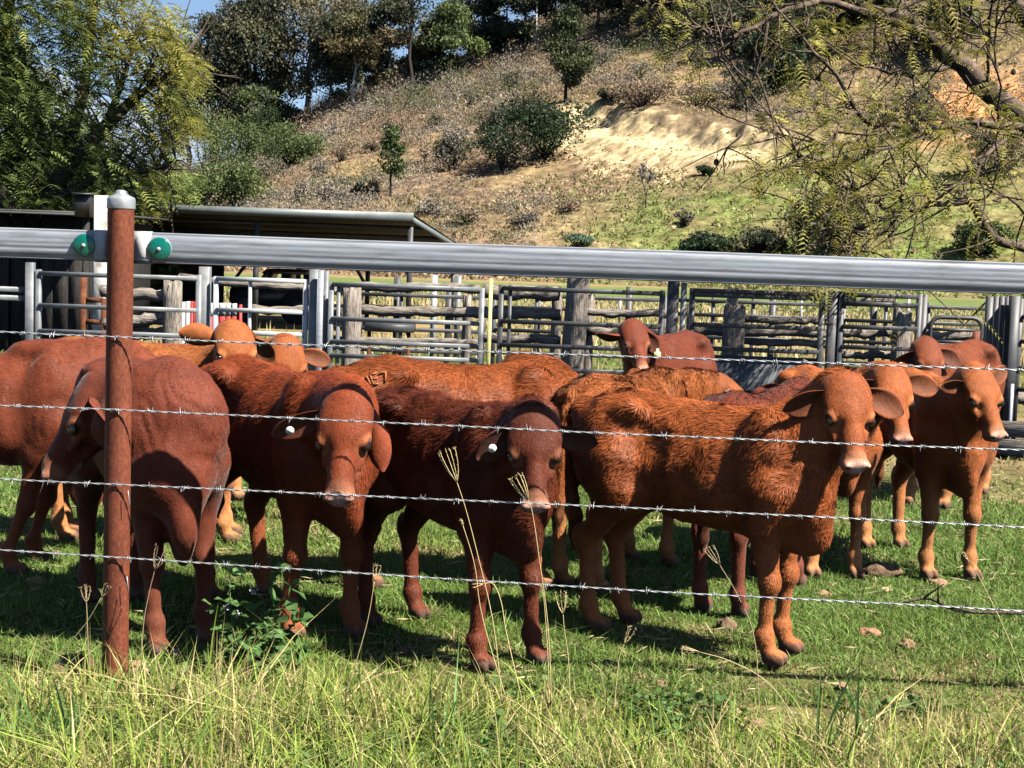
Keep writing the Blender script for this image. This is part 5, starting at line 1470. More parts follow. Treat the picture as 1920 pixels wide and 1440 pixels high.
    R('dark twisted top rail behind the middle panel', 640, 536, 900, 542, 15.35, .055, 26)
    R('wire wrapped log rail behind the middle panel', 670, 580, 905, 586, 15.4, .065, 27)
    R('rust stained low rail behind the middle panel', 615, 634, 905, 644, 15.4, .04, 28)
    R('thick dark top rail left of the tallest split post', 905, 546, 1050, 550, 15.3, .085, 29)
    R('second grey log rail left of the tallest split post', 905, 586, 1050, 590, 15.4, .065, 30)
    R('third grey log rail left of the tallest split post', 905, 632, 1050, 638, 15.4, .06, 31)
    R('grey upper rail right of the tallest split post', 1095, 584, 1260, 590, 15.35, .045, 32)
    R('pale low rail right of the tallest split post', 1100, 618, 1260, 624, 15.4, .06, 33)
    R('sunlit pale split rail behind the sheeted panel', 1300, 620, 1550, 624, 15.35, .055, 34)
    R('dark upper rail right of the broad split post', 1395, 598, 1550, 604, 15.4, .04, 35)
    R('dark lower rail right of the broad split post', 1390, 638, 1550, 646, 15.4, .045, 36)
    R('pale split rail left of the pale grey log post', 1575, 622, 1684, 626, 15.4, .055, 37)
    R('low pale rail left of the pale grey log post', 1575, 664, 1684, 668, 15.4, .045, 38)
    R('pale split rail behind the bow gate', 1735, 628, 1850, 632, 15.4, .06, 39)
    R('top dark rail left of the tallest dark gate posts', 1580, 560, 1680, 566, 15.4, .035, 40)
    R('pale rail above the brown board at the right edge', 1900, 745, 2050, 752, 14.6, .075, 41)
    # thin pickets between rails
    # striped drums / boards
    t = empty('striped_barrier', P(360, 700, 16.0) * [1, 1, 0], 'red and white striped board barrier behind the gate post', 'barrier')
    for k, (a, b, m, top) in enumerate(((341, 348, 'white_paint', 566), (350, 357, 'white_paint', 565), (358, 363, 'red_paint', 565), (364, 373, 'red_paint', 565), (389, 399, 'rw', 568), (404, 411, 'rw', 568), (413, 423, 'rw', 568), (425, 433, 'rw', 568), (436, 444, 'rw', 569), (449, 454, 'red_paint', 571))):
        x0, z0 = xz(a, top, 16.0); x1, _ = xz(b, top, 16.0)
        if m == 'rw':
            zm = xz(a, 593, 16.0)[1]
            MB().box((x0, 15.98, .05), (x1, 16.02, zm), bev=.006).build('board', M['red_paint'], t)
            MB().box((x0, 15.98, zm), (x1, 16.02, z0), bev=.006).build('board', M['white_paint'], t)
        else: MB().box((x0, 15.98, .05), (x1, 16.02, z0), bev=.006).build('board', M[m], t)
    x0, z0 = xz(338, 640, 16.05); x1, _ = xz(458, 640, 16.05)
    MB().box((x0, 16.025, z0 - .03), (x1, 16.06, z0 + .03)).build('cross_rail', M['rust_steel'], t)
    # rusty upright frame between the hut and the white column
    t = empty('rusty_frame', P(160, 700, 15.6) * [1, 1, 0], 'rusty steel frame beside the rusty post and the white column', 'frame')
    for a, top in ((157, 520), (196, 560)):
        x0, z0 = xz(a, top, 15.6); MB().box((x0 - .03, 15.57, 0), (x0 + .03, 15.63, z0)).build('upright', M['rust_steel'], t)
    for py in (562, 603):
        x0, z0 = xz(161, py, 15.6); x1, _ = xz(192, py, 15.6); MB().box((x0, 15.575, z0 - .025), (x1, 15.625, z0 + .025)).build('rail', M['rust_steel'], t)
    # feed trough / brown board at right edge
    t = empty('timber_trough', P(1915, 870, 13.2) * [1, 1, 0], 'brown board trough standing in the straw at the right edge', 'trough')
    c = P(1990, 830, 13.6)
    for k, (dz, m) in enumerate(((0, 'timber_rail'), (.16, 'timber_rail'))):
        MB().box((c[0] - .75, 13.55, .05 + dz), (c[0] + .8, 13.60, .195 + dz), bev=.01).build('board', M[m], t)
    MB().box((c[0] - .75, 13.605, .06), (c[0] + .8, 13.9, .10)).build('floor_board', M['timber_rail'], t)

def build_shed():
    # open skillion shed: low roof with a pale front edge, dark inside
    Ys = 30.0; Yb = 36.0
    xl, zf = xz(178, 391, Ys); xr, zr = xz(775, 432, Ys)
    zf = zr = xz(500, 414, Ys)[1]
    t = empty('open_shed', ((xl + xr) / 2, Ys, 0), 'low open shed with a long zinc roof edge and dark inside, behind the yards', 'shed')
    zb = xz(885, 462, Yb)[1] - .22
    mb = MB(); mb.box((xl - 1, Ys - .06, zf + .09), (xr, Ys, zf + .25)); mb.build('gutter', M['roof_iron'], t)
    # roof: corrugated sheet sloping down to the back
    n = 150; x = np.linspace(xl - 1, xr, n); zc = .022 * np.sin(x * 2 * math.pi / .15)
    V = np.concatenate([np.stack([x, np.full(n, Ys + .003), zf + .21 + zc], 1), np.stack([x, np.full(n, Yb), zb + .05 + zc], 1)])
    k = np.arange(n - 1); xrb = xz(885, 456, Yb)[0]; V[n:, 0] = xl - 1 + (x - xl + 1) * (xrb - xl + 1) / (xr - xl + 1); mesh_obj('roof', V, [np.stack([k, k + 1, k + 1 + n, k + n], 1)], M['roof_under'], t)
    # purlins and barge
    for f in (.2, .45, .7, .95):
        yy = Ys + (Yb - Ys) * f; zz = zf + .21 + (zb + .05 - zf - .21) * f - .08
        MB().box((xl - 1, yy - .03, zz - .05), (xr + (xrb - xr) * f - .03, yy + .03, zz + .03)).build('purlin', M['dark_steel'], t)
    MB().bar((xr - .015, Ys + .01, zf + .12), (xrb - .015, Yb, zb + .0), .03, .10).build('barge_board', M['roof_iron'], t)
    for px in (480, 768):
        x0, _ = xz(px, 500, Ys + .15)
        MB().box((x0 - .05, Ys + .1, 0), (x0 + .05, Ys + .2, zf - .022)).build('post', M['dark_steel'], t)
    for px in (300, 560, 690, 850):
        x0, _ = xz(px, 500, Yb - .2)
        MB().box((x0 - .05, Yb - .25, 0), (x0 + .05, Yb - .15, zb - .06)).build('post', M['dark_steel'], t)
    x0, _ = xz(690, 500, Yb - .2); x2, _ = xz(655, 500, Yb - .2); MB().bar((x2, Yb - .2, zb - .10), (x0 - .06, Yb - .2, zb - .75), .07).build('brace', M['dark_steel'], t)
    x0, _ = xz(440, 500, Yb - .2); x2, _ = xz(478, 500, Yb - .2); MB().bar((x2, Yb - .2, zb - .10), (x0, Yb - .2, zb - .75), .07).build('brace', M['dark_steel'], t)
    # dark back wall part on the left and dark side wall
    xa, _ = xz(420, 500, Yb - .4)
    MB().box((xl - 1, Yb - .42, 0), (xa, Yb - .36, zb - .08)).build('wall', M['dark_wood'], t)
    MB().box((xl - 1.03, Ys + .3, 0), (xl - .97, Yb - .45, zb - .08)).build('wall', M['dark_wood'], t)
    # sheets of loose iron lying on the roof
    mb = MB(); xa, za = xz(262, 388, 31.2); xb, _ = xz(305, 388, 31.2)
    mb.box((xa, 30.6, zf + .26), (xb, 31.9, zf + .275), R=None); tag(mb.build('loose_roof_sheet', M['galv_bright']), 'small bright loose iron sheet lying on the shed roof by the rusty post', 'roof sheet')
    # dark farm truck parked under the roof
    Yv = 33.0; t = empty('farm_truck', at(515, 620, Yv) * [1, 1, 0], 'black farm truck parked in the shade under the shed roof', 'truck')
    x0, x1 = xz(430, 560, Yv)[0], xz(588, 560, Yv)[0]; zt = xz(515, 505, Yv)[1]
    def extr(name, prof, y0, y1, mat, par):
        n = len(prof); V = [(x, y, z) for y in (y0, y1) for x, z in prof]; k = np.arange(n)
        return mesh_obj(name, V, [np.stack([k, (k + 1) % n, (k + 1) % n + n, k + n], 1), np.array([list(range(n))[::-1], list(range(n, 2 * n))])], M[mat], par)
    L = x1 - x0; zz = lambda f: .34 + (zt - .34) * f; xx = lambda f: x0 + L * f
    extr('body', [(xx(0), zz(0)), (xx(1), zz(0)), (xx(1), zz(.42)), (xx(.97), zz(.52)), (xx(.02), zz(.52)), (xx(0), zz(.42))], Yv, Yv + 1.7, 'black_vehicle', t)
    cab = [[(.30, .52), (.38, .52), (.46, .96), (.42, 1.0)], [(.36, .88), (.90, .88), (.86, 1.0), (.42, 1.0)], [(.60, .52), (.66, .52), (.66, .88), (.60, .88)], [(.88, .52), (.95, .52), (.90, .88), (.86, .88)]]
    for k, pr in enumerate(cab):
        extr('cab_frame', [(xx(a), zz(b)) for a, b in pr], Yv + .1 + .01 * k, Yv + 1.6 - .01 * k, 'black_vehicle', t)
    for f in (.18, .80):
        a = np.linspace(0, 2 * math.pi, 17); pts = np.stack([xx(f) + .27 * np.cos(a), np.full(17, Yv - .02), .36 + .27 * np.sin(a)], 1)
        w = MB().tube(pts, .10, 8, False).build('wheel', M['rubber'], t, True)
        MB().tube([(xx(f), Yv - .06, .36), (xx(f), Yv + .04, .36)], .19, 14).build('rim', M['dark_steel'], w, True)
    # slab hut on the left and its white corner column
    Yh = 22.0; xa = xz(-200, 500, Yh)[0]; xb = xz(158, 500, Yh)[0]; zt = xz(60, 440, Yh)[1] + .3
    t = empty('slab_hut', ((xa + xb) / 2, Yh, 0), 'dark old slab timber hut in the tree shade at the left edge', 'hut')
    rng = np.random.default_rng(3); mb = MB(); x = xa; k = 0
    while x < xb:
        w = rng.uniform(.13, .24); dy = rng.uniform(-.02, .02); g = 0.004 if rng.random() < .8 else .03
        hgt = zt - (.02 + .5 * rng.random() if rng.random() < .18 else 0)
        mb.box((x + g, Yh + dy, -.05), (x + w - g, Yh + dy + .05, hgt)); x += w
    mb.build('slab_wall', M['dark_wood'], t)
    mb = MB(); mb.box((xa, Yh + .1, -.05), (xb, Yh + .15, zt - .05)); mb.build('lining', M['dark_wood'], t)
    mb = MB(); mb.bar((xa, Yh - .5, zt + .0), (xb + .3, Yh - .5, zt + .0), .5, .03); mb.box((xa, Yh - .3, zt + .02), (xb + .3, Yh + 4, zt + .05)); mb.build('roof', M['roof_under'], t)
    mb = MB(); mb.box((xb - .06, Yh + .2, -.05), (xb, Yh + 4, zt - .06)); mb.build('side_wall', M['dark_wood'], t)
    Yc = 20.0; x0, z0 = xz(176, 366, Yc); x1, _ = xz(201, 366, Yc)
    tag(MB().box((x0, Yc, -.05), (x1, Yc + .16, z0), bev=.012).build('white_column', M['white_paint']), 'flaking white painted timber column next to the rusty post', 'column')
    x0, z0 = xz(148, 366, Yc + .5); x1, z1 = xz(176, 408, Yc + .5)
    t = empty('meter_box', (x0, Yc + .5, z1), 'black box hung up beside the top of the white column', 'box')
    MB().box((x0, Yc + .3, z1), (x1, Yc + .6, z0), bev=.01).build('case', M['black_vehicle'], t)
    MB().box((x0 - .03, Yc + .26, z0 + .002), (x1 + .02, Yc + .62, z0 + .025)).build('lid', M['dark_steel'], t)
    MB().box((x0 + .08, Yc + .4, -.05), (x0 + .15, Yc + .5, z1 - .002)).build('stand', M['dark_wood'], t)

    # paddock fence posts and feed tray beyond
    for px, top, mat, lab in ((815, 516, 'galv_bright', 'thin bright white post in the paddock beyond the middle panel'), (860, 517, 'galv_dull', 'thin grey post in the paddock right of the bright white one')):
        x0, z0 = xz(px, top, 24.0); tag(MB().box((x0 - .045, 23.95, 0), (x0 + .045, 24.05, z0)).build('paddock_post', M[mat]), lab, 'fence post', 'posts in the far paddock')
    for px, top, lab in ((1503, 562, 'slim pale stake in the dry grass beyond the sheeted panel'), (1163, 560, 'slim pale stake in the far paddock above the red cow'), (1704, 560, 'slim pale stake in the far paddock by the pale grey log')):
        x0, z0 = xz(px, top, 40.0); tag(MB().box((x0 - .03, 39.97, -.02), (x0 + .03, 40.03, z0)).build('paddock_post', M['galv_bright']), lab, 'fence post', 'posts in the far paddock')
    x0, z0 = xz(685, 605, 17.5); x1, z1 = xz(775, 624, 17.5)
    t = empty('feed_tray', (x0, 17.5, 0), 'long dark feed tray on legs behind the knotted log post', 'trough')
    MB().box((x0, 17.4, z1), (x1, 17.9, z0), bev=.02).build('tray', M['dark_steel'], t)
    for q in (x0 + .05, x1 - .05): MB().box((q - .02, 17.45, 0), (q + .02, 17.5, z1 - .002)).build('leg', M['rust_steel'], t)
    # green netting / sheet strips low behind the yards are the sunlit grass itself
    rng = np.random.default_rng(9)
    n = 26000; yy = np.sqrt(rng.uniform(17.5 ** 2, 62 ** 2, n)); xx_ = rng.uniform(-.36, .37, n) * yy
    n1 = vnoise(np.stack([xx_ / 5, yy / 5], 1), 61, 2)
    k = ~((yy > 28.5) & (yy < 36.5) & (xx_ < -1.6)); yy, xx_, n1 = yy[k], xx_[k], n1[k]; n = len(yy)
    dry = (yy > 23 + 2 * n1) & (rng.random(n) < .58 + .35 * n1)
    C = np.where(dry[:, None], np.array([.50, .40, .20]), np.array([.20, .26, .07])) * rng.uniform(.65, 1.3, (n, 1))
    H = np.where(dry, rng.uniform(.12, .34, n) * (1 - .5 * (yy > 48)), rng.uniform(.05, .16, n))
    o = blades('paddock_grass', xx_, yy, 0 * yy, H, rng.uniform(.02, .07, n) * (yy / 26), C, M['grass'], .4, 1, None, 3)
    tag(o, 'tall straw coloured grass in the paddock behind the yards', 'grass', kind='stuff')
# ---------------------------------------------------------------- roadside fence: rusty post, rail, wires
FY = lambda x: 5.665 + (x + 1.5) * (-.10 / 1.7) * .9      # the fence line runs slightly towards the camera to the right
def build_fence():
    px_, py_ = -1.471, FY(-1.471)
    r = .0485
    prof = [(-.05, r), (1.846, r)]
    t = empty('steel_post', (px_, py_, 0), 'rusty round steel fence post with zinc cap at the front left', 'fence post')
    n = 40; a = np.arange(n) * 2 * math.pi / n
    rows = np.concatenate([[-.3], np.linspace(0, 1.828, 24)])
    V = np.concatenate([np.stack([px_ + r * np.cos(a), py_ + r * np.sin(a), np.full(n, z)], 1) for z in rows])
    k = np.arange(n)
    F = np.concatenate([np.stack([i * n + k, i * n + (k + 1) % n, (i + 1) * n + (k + 1) % n, (i + 1) * n + k], 1) for i in range(len(rows) - 1)])
    mesh_obj('pipe', V, [F], M['rust_pipe'], t, None, True)
    cz = 1.814
    cp = [(.0510, 0), (.0522, .004), (.0522, .034), (.049, .042), (.030, .050), (.022, .056), (.021, .064), (.013, .069), (.0, .070)]
    rng = np.random.default_rng(4); V = []
    for rr, z in cp: V.append(np.stack([px_ + rr * np.cos(a), py_ + rr * np.sin(a), np.full(n, cz + z)], 1))
    V = np.concatenate(V) + vnoise(np.concatenate(V) * 60, 3, 2)[:, None] * .0012
    F = np.concatenate([np.stack([i * n + k, i * n + (k + 1) % n, (i + 1) * n + (k + 1) % n, (i + 1) * n + k], 1) for i in range(len(cp) - 1)])
    mesh_obj('post_cap', V, [F], M['cap_metal'], t, None, False)
    # ribbed oval cattle rail behind the post
    zc, hh, tt = 1.673, .0575, .021
    q = []
    ang = np.linspace(-math.pi / 2, math.pi / 2, 11)
    face = [(-tt * math.cos(b) * 1.0, hh * math.sin(b)) for b in ang]
    front = []
    for i, z in enumerate(np.linspace(-.048, .048, 25)):
        base = -tt * (1 - (abs(z) / .0575) ** 4)
        groove = .0016 * math.exp(-((z - .022) / .007) ** 2) + .0022 * math.exp(-((z + .016) / .006) ** 2) + .0008 * math.exp(-((z - .002) / .004) ** 2)
        front.append((base + groove, z))
    front = [(-.004, -.0572), (-.012, -.0535)] + front + [(-.012, .0535), (-.004, .0572)]
    back = [(-y, z) for y, z in front[::-1]]
    prof = front + back; m = len(prof)
    xs = np.concatenate([np.linspace(-4.6, px_ - .12, 16), np.linspace(px_ - .1, 4.4, 60)])
    off = .045
    V = np.concatenate([[(x, FY(x) + off + y, zc + z + .0008 * math.sin(x * 3.1)) for y, z in prof] for x in xs])
    k = np.arange(m)
    F = np.concatenate([np.stack([i * m + k, (i + 1) * m + k, (i + 1) * m + (k + 1) % m, i * m + (k + 1) % m], 1) for i in range(len(xs) - 1)])
    rl = mesh_obj('cattle_rail', V, [F[:, ::-1]], M['galv'], None, None, True)
    rl.data.set_sharp_from_angle(angle=math.radians(50))
    tag(rl, 'long ribbed galvanised steel rail along the top of the roadside fence', 'rail')
    # pressed joint sleeve either side of the post
    for x0, x1, nm in ((px_ + .040, px_ + .108, 'sleeve'), (px_ - .105, px_ - .040, 'sleeve')):
        mb = MB(); Yf = FY((x0 + x1) / 2) + off
        ring = [(-.0245, -.049), (-.0285, -.044), (-.0285, .044), (-.0245, .049), (-.012, .0605), (.01, .0605), (.01, -.0605), (-.012, -.0605)]
        for xa, xb, sc in ((x0, x1, 1.0), (x0 + .016, x1 - .016, 1.12)):
            V_ = [(xx, Yf + (y * sc if y < 0 else y), zc + z * (1 if sc == 1 else .78)) for xx in (xa, xb) for y, z in ring]
            k8 = np.arange(8); n0 = mb.n
            mb.add(V_, np.stack([k8, (k8 + 1) % 8, (k8 + 1) % 8 + 8, k8 + 8], 1)); mb.F.setdefault(8, []).append(np.array([list(range(8))[::-1], list(range(8, 16))]) + n0)
        mb.build(nm, M['sleeve'], rl)
    # green round reflectors bolted on
    m_, nt_, b_ = new_mat('green_reflector_lens', 0.12, 0.6)
    v_ = coords(nt_); w_ = N(nt_, 'ShaderNodeTexVoronoi', Scale=170.0); nt_.links.new(v_, w_.inputs['Vector'])
    nt_.links.new(ramp(nt_, w_.outputs['Distance'], [(0.1, (.0, .17, .125)), (0.6, (.002, .10, .075))]), b_.inputs['Base Color']); bump(nt_, b_, w_.outputs['Distance'], .25, .002)
    M['lens'] = m_
    for px, py in ((155, 460), (298, 467)):
        c = at(px, py, 5.665); c[1] = FY(c[0]) + off - tt - .002
        R_ = .0265 if px < 200 else .0275; n = 32; a = np.arange(n) * 2 * math.pi / n
        def disc(prof, name, mat, par):
            V = np.concatenate([np.stack([c[0] + rr * np.cos(a), np.full(n, c[1] - d), c[2] + rr * np.sin(a)], 1) for rr, d in prof]); kk = np.arange(n)
            F_ = np.concatenate([np.stack([i * n + kk, i * n + (kk + 1) % n, (i + 1) * n + (kk + 1) % n, (i + 1) * n + kk], 1) for i in range(len(prof) - 1)])
            return mesh_obj(name, V, [F_], M[mat], par, None, True)
        R_ = .0440 if px > 200 else .0430
        rf = disc([(R_ * .98, -.002), (R_, .004), (R_ * .97, .010), (R_ * .90, .0115), (R_ * .6, .0155), (R_ * .2, .0175), (0, .0178)], 'reflector', 'lens', rl)
        disc([(.0072, .0172), (.0072, .0205), (.005, .0225), (0, .0228)], 'bolt', 'sleeve', rf)
        disc([(R_ * 1.03, -.003), (R_ * 1.05, .0035), (R_ * 1.02, .005), (R_ * .99, .005)], 'rim', 'cap_metal', rf)
    # barbed wires
    rng = np.random.default_rng(6)
    rowsz = ((1.344, 1.349, 'topmost barbed wire, just above the backs of the cattle'), (1.066, 1.066, 'second barbed wire from the top, crossing the faces of the calves'),
             (.794, .784, 'third barbed wire from the top, crossing the chests of the calves'), (.514, .475, 'lowest barbed wire, crossing the legs of the calves'))
    for z0, z1, lab in rowsz:
        xs = np.arange(-4.5, 4.3, .0066)
        zl = np.interp(xs, [-1.5, 1.9], [z0, z1]) + (xs < -1.5) * (xs + 1.5) * (z1 - z0) / 3.4 + .004 * np.sin(xs * 1.3 + z0 * 9)
        zl += -.006 * np.sin(np.clip((xs + 1.475) / 5.0, 0, 1) * math.pi)
        yl = FY(xs) - r - .006
        ph = xs * 2 * math.pi / .085 + rng.uniform(0, 6)
        mb = MB()
        for s in (0, math.pi):
            pts = np.stack([xs, yl + .0020 * np.cos(ph + s), zl + .0020 * np.sin(ph + s) + .0018 * vnoise(np.stack([xs * 2.3, xs * 0 + z0 * 9], 1), 5, 2)], 1)
            mb.tube(pts, .00180, 5, False)
        x = -4.4 + rng.uniform(0, .1)
        while x < 4.2:
            z = np.interp(x, xs, zl); y = FY(x) - r - .006; a0 = rng.uniform(0, 6.28)
            pts = [(x - .004 + .0011 * i, y + .0055 * math.cos(a0 + i * .9), z + .0055 * math.sin(a0 + i * .9)) for i in range(14)]
            mb.tube(pts, .0016, 4, False)
            for e, i in ((0, 0), (1, 13)):
                b = np.array(pts[i]); tdir = unit([rng.uniform(-.4, .4), rng.normal(0, .7), rng.normal(0, .9)]) * rng.uniform(.011, .017)
                mb.tube([b, b + tdir], [.0016, .0005], 4, False)
                mb.tube([b, b - tdir * .9 + [.003, 0, 0]], [.0016, .0005], 4, False)
            x += .125 + rng.normal(0, .01)
        o = mb.build('barbed_wire', M['wire'], None, True)
        tag(o, lab, 'barbed wire', 'barbed wires of the roadside fence')
    # short tie wires on the post
    for z in (.765, .44):
        x = px_ + .055
        tag(MB().tube([(x, py_ - r - .01, z + .005), (x + .003, py_ - r - .012, z - .02), (x + .008, py_ - r - .012, z - .06)], .0016, 5).build('tie_wire', M['wire'], None, True),
            'loose end of tie wire hanging by the rusty post at the ' + ('third' if z > .6 else 'lowest') + ' barbed wire', 'tie wire')
# ---------------------------------------------------------------- grass and small plants
def build_grass():
    rng = np.random.default_rng(21)
    # short grazed pasture
    def band(n, y0, y1):
        y = np.sqrt(rng.uniform(y0 ** 2, y1 ** 2, n)); return rng.uniform(-.37, .38, n) * y, y
    X, Y, H, W = [], [], [], []
    for n, y0, y1, h, w in ((150000, 5.75, 8.2, .029, .0066), (90000, 8.2, 11.0, .036, .0090), (60000, 11.0, 17.0, .042, .014)):
        x, y = band(n, y0, y1); X.append(x); Y.append(y); H.append(rng.gamma(5, h / 5, n) * 1.0); W.append(w * rng.uniform(.6, 1.4, n))
    X, Y, H, W = map(np.concatenate, (X, Y, H, W))
    P = np.stack([X, Y], 1); n1, n2, n3 = vnoise(P / 1.1, 71, 3), vnoise(P / .22, 72, 2), vnoise(P / .5, 73, 2)
    yard = sstep(10.6, 12.4, Y + .8 * n1)
    pd = np.clip(.10 + .45 * sstep(.05, .5, n1 * .7 + n2 * .5) + .75 * yard, 0, .96)
    dry = rng.random(len(X)) < pd
    thin = rng.random(len(X)) < (.55 + .45 * sstep(-.5, .1, n3)) * (1 - .45 * yard)
    C = np.where(dry[:, None], np.array([.36, .29, .15]), np.array([.150, .235, .050])) * rng.uniform(.6, 1.35, (len(X), 1))
    C = C * (1 + np.stack([.22 * n1, .05 * n1, 0 * n1], 1))
    H = H * (1 + .55 * n3) * np.where(dry, .75, 1)
    k = thin
    o = blades('pasture_grass', X[k], Y[k], ground_z(X[k], Y[k]) - .004, H[k], W[k], C[k], M['grass'], 1.35, 2, None, 1)
    tag(o, 'short grazed green grass under the cattle', 'grass', kind='stuff')
    # flat straw litter and thatch
    n = 9000; y = np.sqrt(rng.uniform(5.6 ** 2, 13.0 ** 2, n)); x = rng.uniform(-.37, .38, n) * y
    k = rng.random(n) < .25 + .9 * sstep(-.1, .4, vnoise(np.stack([x / .7, y / .7], 1), 95, 2)) ; x, y = x[k], y[k]; n = len(x)
    c = np.stack([x, y, ground_z(x, y) + rng.uniform(.008, .030, n)], 1)
    V, F = leaf_quads(c, rng.uniform(.03, .13, n), rng, flat=.85, aspect=.07)
    C = np.array([.44, .35, .20]) * rng.uniform(.6, 1.25, (n, 1))
    tag(mesh_obj('straw_litter', V, [F], M['grass'], None, np.repeat(C, 4, 0)), 'flattened straw and thatch lying in the grazed grass', 'straw', kind='stuff')
    # rank roadside grass in front of the fence
    n = 46000
    y = rng.uniform(4.35, 6.0, n); x = rng.uniform(-.40, .40, n) * y
    P = np.stack([x, y], 1); n1, n2 = vnoise(P / .45, 81, 3), vnoise(P / .12, 82, 2)
    edge = sstep(5.92, 5.42, y + .28 * n1 + .10 * n2 + .10 * np.sin(x * 2.1))
    right_thin = 1 - .35 * sstep(.2, 1.2, x) * sstep(4.9, 5.4, y)
    k = rng.random(n) < edge * right_thin * (.55 + .45 * sstep(-.3, .3, n1))
    x, y, n1, n2 = x[k], y[k], n1[k], n2[k]; n = len(x)
    dry = rng.random(n) < np.clip(.38 + .45 * n1, .10, .85)
    H = rng.gamma(3, .030, n) * (1 + .7 * n1) * np.where(dry, .95, 1.05) * np.interp(y, [4.6, 5.3, 5.7, 6.0], [1.25, 1.0, .62, .4]) + .012
    H *= np.interp(x, [-2, -.9, 0, .6, 2], [1.05, 1.15, 1.0, .72, .70])
    C = np.where(dry[:, None], np.array([.52, .43, .20]), np.array([.27, .35, .064])) * rng.uniform(.6, 1.3, (n, 1))
    g = rng.random(n) < .28
    C[g & ~dry] *= np.array([.55, .72, .8])
    o = blades('roadside_grass', x, y, ground_z(x, y) - .006, H, rng.uniform(.0035, .0105, n), C, M['grass'], 1.0, 3, None, 2)
    tag(o, 'rank yellow green and straw grass along the roadside fence', 'grass', kind='stuff')
    # low broad weeds among it
    n = 2600; y = rng.uniform(4.5, 5.75, n); x = rng.uniform(-.38, .38, n) * y
    k = vnoise(np.stack([x / .4, y / .4], 1), 91, 2) > .05; x, y = x[k], y[k]; n = len(x)
    m = 7; c = np.repeat(np.stack([x, y, ground_z(x, y)], 1), m, 0) + rng.normal(0, 1, (n * m, 3)) * [.028, .028, .02] + [0, 0, .035]
    V, F = leaf_quads(c, .026 * rng.uniform(.6, 1.5, n * m), rng, flat=.5, aspect=.7)
    C = np.repeat(np.array([.075, .145, .035]) * rng.uniform(.6, 1.3, (n * m, 1)), 4, 0)
    tag(mesh_obj('roadside_weeds', V, [F], M['leaf'], None, C), 'low leafy weeds among the roadside grass', 'weeds', kind='stuff')
    # long bright blades standing out in front
    def tussock(label, px, py, n, h, seed, cols, spread=.05, wid=.010, lean=.5):
        r = np.random.default_rng(seed); p = ground_at(px, py)
        xx, yy = p[0] + r.normal(0, spread, n), p[1] + r.normal(0, spread, n)
        C = np.array(cols)[r.integers(len(cols), size=n)] * r.uniform(.8, 1.25, (n, 1))
        o = blades('grass_tussock', xx, yy, 0 * xx, h * r.uniform(.5, 1.1, n), wid * r.uniform(.6, 1.3, n), C, M['grass'], lean, 5, None, seed)
        tag(o, label, 'grass tussock', 'grass tussocks along the roadside')
    LG, ST, BG = (.22, .30, .045), (.52, .43, .19), (.10, .21, .06)
    tussock('tall lime green blade tuft at the bottom left corner', 40, 1430, 22, .34, 1, [LG, BG, LG])
    tussock('straw tuft standing up against the foot of the rusty post on its left', 160, 1318, 24, .28, 2, [ST, ST, LG], .035, .005, .25)
    tussock('tuft of straw stems right of the rusty post foot', 275, 1330, 26, .30, 3, [ST, ST, LG], .05, .005, .35)
    tussock('blue green blades left of the rusty post near the bottom edge', 118, 1400, 14, .30, 4, [BG], .04, .012, .3)
    tussock('thick yellow green clump below the chest of the pink nosed calf', 600, 1345, 60, .27, 5, [LG, ST, LG], .10, .008, .5)
    tussock('straw and lime clump under the dark curly calf', 740, 1350, 46, .25, 6, [ST, LG], .09, .007, .5)
    tussock('bright green arching blades at the bottom centre', 830, 1400, 16, .36, 7, [BG, LG], .05, .011, .8)
    tussock('lime tuft at the bottom right of centre', 1150, 1425, 22, .26, 8, [LG, BG], .06, .009, .6)
    tussock('single tall dark green blade in front of the ginger calf', 1548, 1425, 5, .44, 9, [BG], .02, .015, .16)
    tussock('bright blade leaning right, next to the tall dark green blade', 1625, 1420, 6, .40, 10, [LG, BG], .03, .012, .3)
    tussock('tuft of cut straw stubble at the lower right', 1740, 1385, 18, .27, 11, [ST], .05, .007, .3)
    tussock('yellow green clump in the bottom right corner', 1865, 1430, 30, .24, 12, [LG, ST], .08, .009, .6)
    tussock('small green tuft along the bottom edge right of the tall blade', 1330, 1400, 26, .20, 13, [LG, ST], .07, .008, .6)
    tussock('leaning straw tuft at the bottom left of centre', 430, 1410, 36, .26, 14, [ST, LG, ST], .08, .007, .7)

def grass_stalk(label, pts, head, hl, seed, col=(.50, .40, .19), fan=5):
    """A dry seed stalk: thin stem and a whorl of finger spikes."""
    rng = np.random.default_rng(seed)
    P = np.array(pts); t = empty('grass_stalk', P[0], label, 'grass stalk', 'dry grass seed stalks by the wire')
    S_ = spline(P, 16)
    MB().tube(S_, np.linspace(.0022, .0013, 16), 5, col=col).build('stem', M['dry_twig'], t, True, True)
    mb = MB(); top = S_[-1]; d = unit(S_[-1] - S_[-3])
    for k in range(fan):
        a = (k + .5 - fan / 2) / fan * 1.1 + rng.normal(0, .06)
        side = unit(np.cross(d, (0, 1, 0)))
        e = d * math.cos(a) + side * math.sin(a) + np.array([0, rng.normal(0, .25), 0])
        q = [top, top + e * hl * .4, top + (e + d * .5) * hl * .62, top + (e * .75 + d * .6) * hl * .72]
        mb.tube(spline(q, 8), np.linspace(.0016, .0011, 8), 4, col=np.array(col) * rng.uniform(.85, 1.2))
        for s in spline(q, 14)[2:]:
            mb.tube([s, s + rng.normal(0, .004, 3) + d * .006], [.0014, .0004], 3, col=np.array(col) * .9)
    mb.build('seed_head', M['dry_twig'], t, False, True)
